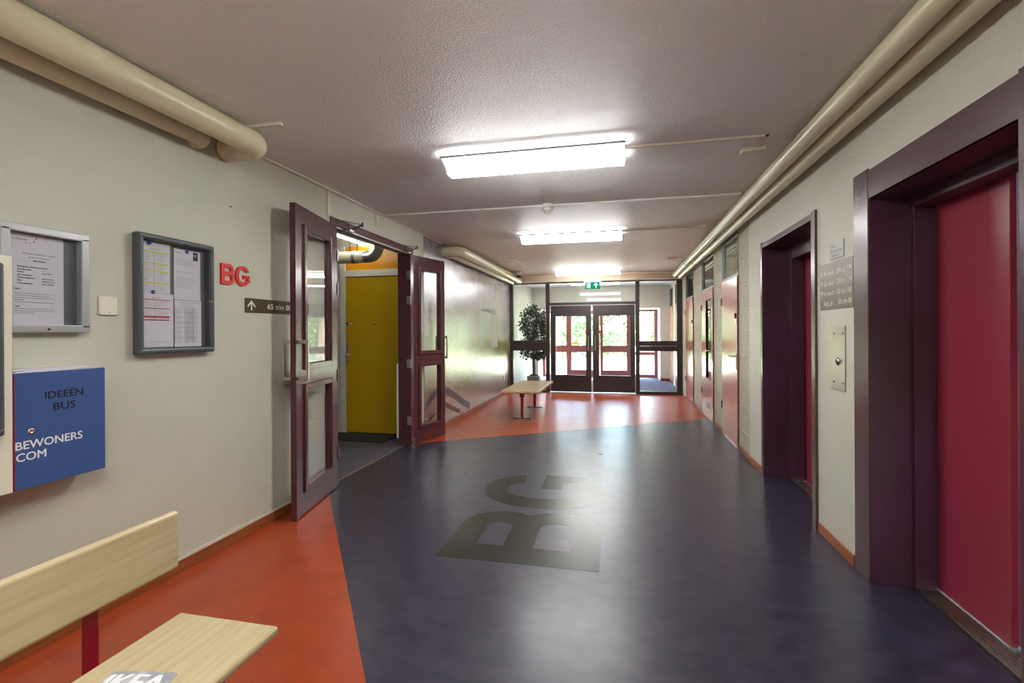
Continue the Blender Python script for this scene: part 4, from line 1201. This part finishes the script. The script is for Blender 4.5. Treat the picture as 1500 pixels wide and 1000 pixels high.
for q_ in range(6): tx.add([(p[0] + 0.0016 * q_, p[1] + 0.0008 * (q_ % 2), p[2] + 0.00012 * q_) for p in cov], fs)
for g in glyphs(tx): obj('letter', g, 'white_ink', mg, 'large white title letter')

# ------------------------------------------------------------------ far bench
fb = thing('bench', 'backless bench with pale top and red T legs before the glazed partition', 'bench', (-1.58, 8.52, 0))
obj('seat', MB().box((-1.90, 7.71, 0.455), (-1.262, 9.34, 0.50), 0.012, 2), 'wood_far', fb, 'pale wooden top')
for y in (7.95, 9.18):
    obj('leg', MB().box((-1.615, y - 0.035, 0.02), (-1.575, y + 0.035, 0.43), 0.003, 1), 'bench_red', fb)
    obj('support_bracket', MB().box((-1.70, y - 0.04, 0.425), (-1.48, y + 0.04, 0.455), 0.003, 1), 'dark_metal', fb, 'dark bracket')
    obj('collar', MB().box((-1.63, y - 0.045, 0.37), (-1.56, y + 0.045, 0.425), 0.003, 1), 'bench_red', fb)
    obj('foot_bar', MB().box((-1.74, y - 0.02, 0.008), (-1.455, y + 0.02, 0.022), 0.003, 1), 'dark_metal', fb, 'dark foot bar')
    for x in (-1.725, -1.47): obj('rubber_foot', MB().cyl((x, y, 0), (x, y, 0.01), 0.016, 10), 'black', fb)
sk = thing('wall_socket', 'small cream socket low on the mural beside the partition', 'socket', (L + 0.006, 10.93, 0.3))
obj('cover', MB().box((L + 0.005, 10.89, 0.35), (L + 0.02, 10.97, 0.45), 0.004, 1), 'cream_board', sk)
obj('plug_hole', MB().cyl((L + 0.02, 10.93, 0.4), (L + 0.022, 10.93, 0.4), 0.02, 14), 'dark_metal', sk)

# ------------------------------------------------------------------ potted fig in the porch
PX, PY = -2.13, 12.15
pt = thing('potted_tree', 'leafy green fig tree in grey pot behind the glass partition', 'plant', (PX, PY, 0))
obj('pot', MB().box((PX - 0.15, PY - 0.15, 0), (PX + 0.15, PY + 0.15, 0.34), 0.015, 2), 'pot', pt, 'square grey pot')
obj('soil', MB().lathe([(0.11, 0.33), (0.10, 0.36), (0.06, 0.38), (0, 0.385)], (PX, PY, 0), 16), 'soil', pt, 'brown soil heap')
tr = MB()
for k in range(3):
    a = k * 2 * PI / 3
    tr.tube([(PX + 0.02 * math.cos(a + z * 5), PY + 0.02 * math.sin(a + z * 5), z) for z in [0.3 + 0.09 * i for i in range(14)]], [0.02 - 0.0007 * i for i in range(14)], 8)
branches = []
for k in range(16):
    a = random.uniform(0, 2 * PI); z = random.uniform(0.85, 1.6); ln = random.uniform(0.2, 0.42)
    e = (PX + ln * math.cos(a), PY + ln * math.sin(a), z + random.uniform(0.1, 0.35))
    tr.tube([(PX, PY, z), ((PX + e[0]) / 2, (PY + e[1]) / 2, (z + e[2]) / 2 + 0.03), e], [0.009, 0.006, 0.003], 6)
    branches.append(e)
obj('trunk', tr, 'bark', pt, 'twisted brown stems')
lv = MB()
def leaf_quad(mb, c, s, tilt=None):
    d = Vector((random.gauss(0, 1), random.gauss(0, 1), random.gauss(-0.7, 0.6))).normalized()
    sd_ = d.cross(Vector((random.gauss(0, 1), random.gauss(0, 1), random.gauss(0, 1)))).normalized()
    c = Vector(c)
    mb.add([c, c + d * s * 0.5 + sd_ * s * 0.26, c + d * s, c + d * s * 0.5 - sd_ * s * 0.26], [(0, 1, 2, 3)])
clumps = []
for k in range(90):
    z = random.uniform(0.82, 2.05)
    rmax = 0.38 * math.sin(min(1, (z - 0.62) / 0.55) * PI / 2) * (1.0 if z < 1.7 else max(0.35, 1 - (z - 1.7) / 0.5))
    a = random.uniform(0, 2 * PI); r = rmax * math.sqrt(random.random())
    clumps.append((PX + r * math.cos(a), PY + r * math.sin(a), z))
for c in clumps:
    for _ in range(34):
        leaf_quad(lv, (max(-2.52, c[0] + random.gauss(0, 0.055)), c[1] + random.gauss(0, 0.055), c[2] + random.gauss(0, 0.06)), random.uniform(0.06, 0.095))
obj('foliage', lv, 'leaf_dark', pt, None, kind='stuff')

# ------------------------------------------------------------------ outdoors
struct('ground_paving', MB().box((-14, YX + 0.12, -0.2), (14, 17.4, -0.03)), 'paving')
struct('lawn', MB().box((-40, 17.4, -0.2), (40, 26.5, -0.04)), 'lawn', 'pale sunlit lawn before the porch', 'lawn')
struct('lawn_far', MB().box((-40, 26.5, -0.2), (40, 60, -0.045)), 'lawn_far')
def tree(x, y, r, h, label, lean=0.0):
    t = thing('tree', label, 'tree', (x, y, -0.05))
    obj('trunk', MB().tube([(x + lean * z / h + 0.04 * math.sin(z * 1.3 + x), y, z) for z in [-0.05, 0.3, 1.2, 2.4, 3.6, h * 0.8]], [r * 1.35, r * 1.05, r, r * 0.92, r * 0.8, r * 0.4], 12), 'bark', t)
    mb = MB()
    for _ in range(1100):
        u = random.uniform(0, 1); zz = 1.9 + (h - 1.9) * u ** 0.9
        rr = 2.2 * math.sin(PI * min(0.98, 0.16 + 0.8 * u)) ** 0.7
        a = random.uniform(0, 2 * PI); q = rr * math.sqrt(random.random())
        leaf_quad(mb, (x + q * math.cos(a), y + q * math.sin(a), zz), random.uniform(0.16, 0.34))
    obj('crown', mb, 'leaf_tree', t, None, kind='stuff')
tree(-3.15, 25.2, 0.20, 7.5, 'straight pale trunk tree seen through the entrance door nearer the potted tree')
tree(1.12, 24.2, 0.26, 8.0, 'thick trunk tree seen through the sidelight by the pink doors')
tree(-1.4, 29.5, 0.18, 7.0, 'leafy tree standing farther back between two thick trunks')
tree(-0.9, 33.0, 0.12, 7.5, 'slim tree deep in the wood behind the middle of the doors')
tree(-5.4, 27.5, 0.20, 8.0, 'tree at the wood edge beyond the potted tree side')
tree(3.2, 28.0, 0.20, 8.0, 'tree at the wood edge beyond the pink door side')
tree(5.8, 24.5, 0.24, 8.0, 'tree standing alone farther along the lawn past the pink door side')
tree(-8.6, 25.5, 0.24, 8.0, 'tree standing alone farther along the lawn past the potted tree side')
ug = MB()
for _ in range(15000):
    x = random.uniform(-22, 20); y = random.uniform(27.5, 36)
    hh = (0.7 + 0.9 * abs(math.sin(x * 0.7 + 0.3)) + (y - 27.5) * 0.28) * (0.55 if -0.034 < x / y + 0.005 < 0.05 else 1.0)
    leaf_quad(ug, (x, y, random.uniform(0, 1) ** 0.8 * hh), random.uniform(0.2, 0.42))
obj('undergrowth', ug, 'leaf_bush', None, 'light green undergrowth along the wood edge', 'undergrowth', None, 'stuff')
bkw = MB()
for _ in range(9000):
    x = random.uniform(-34, 32); y = random.uniform(38, 46)
    if abs(x / y + 0.008) < 0.03 and random.random() < 0.8: continue
    leaf_quad(bkw, (x, y, random.uniform(0, 1) ** 1.2 * 8), random.uniform(0.6, 1.1))
obj('forest', bkw, 'leaf_tree', None, 'dense wood far behind the lawn', 'wood', None, 'stuff')
br = thing('bicycle_rack', 'pale metal rail rack outside the porch doors', 'rack', (0.2, 18.2, 0))
for x in (-0.35, -0.15, 0.1, 0.35): obj('hoop', MB().tube([(x, 18.2, -0.03), (x, 18.2, 0.9), (x + 0.1, 18.2, 0.97), (x + 0.18, 18.2, 0.9), (x + 0.18, 18.2, -0.03)], 0.015, 8), 'alu', br)
obj('rail', MB().cyl((-0.5, 18.2, 0.55), (0.65, 18.2, 0.55), 0.015, 8), 'alu', br)
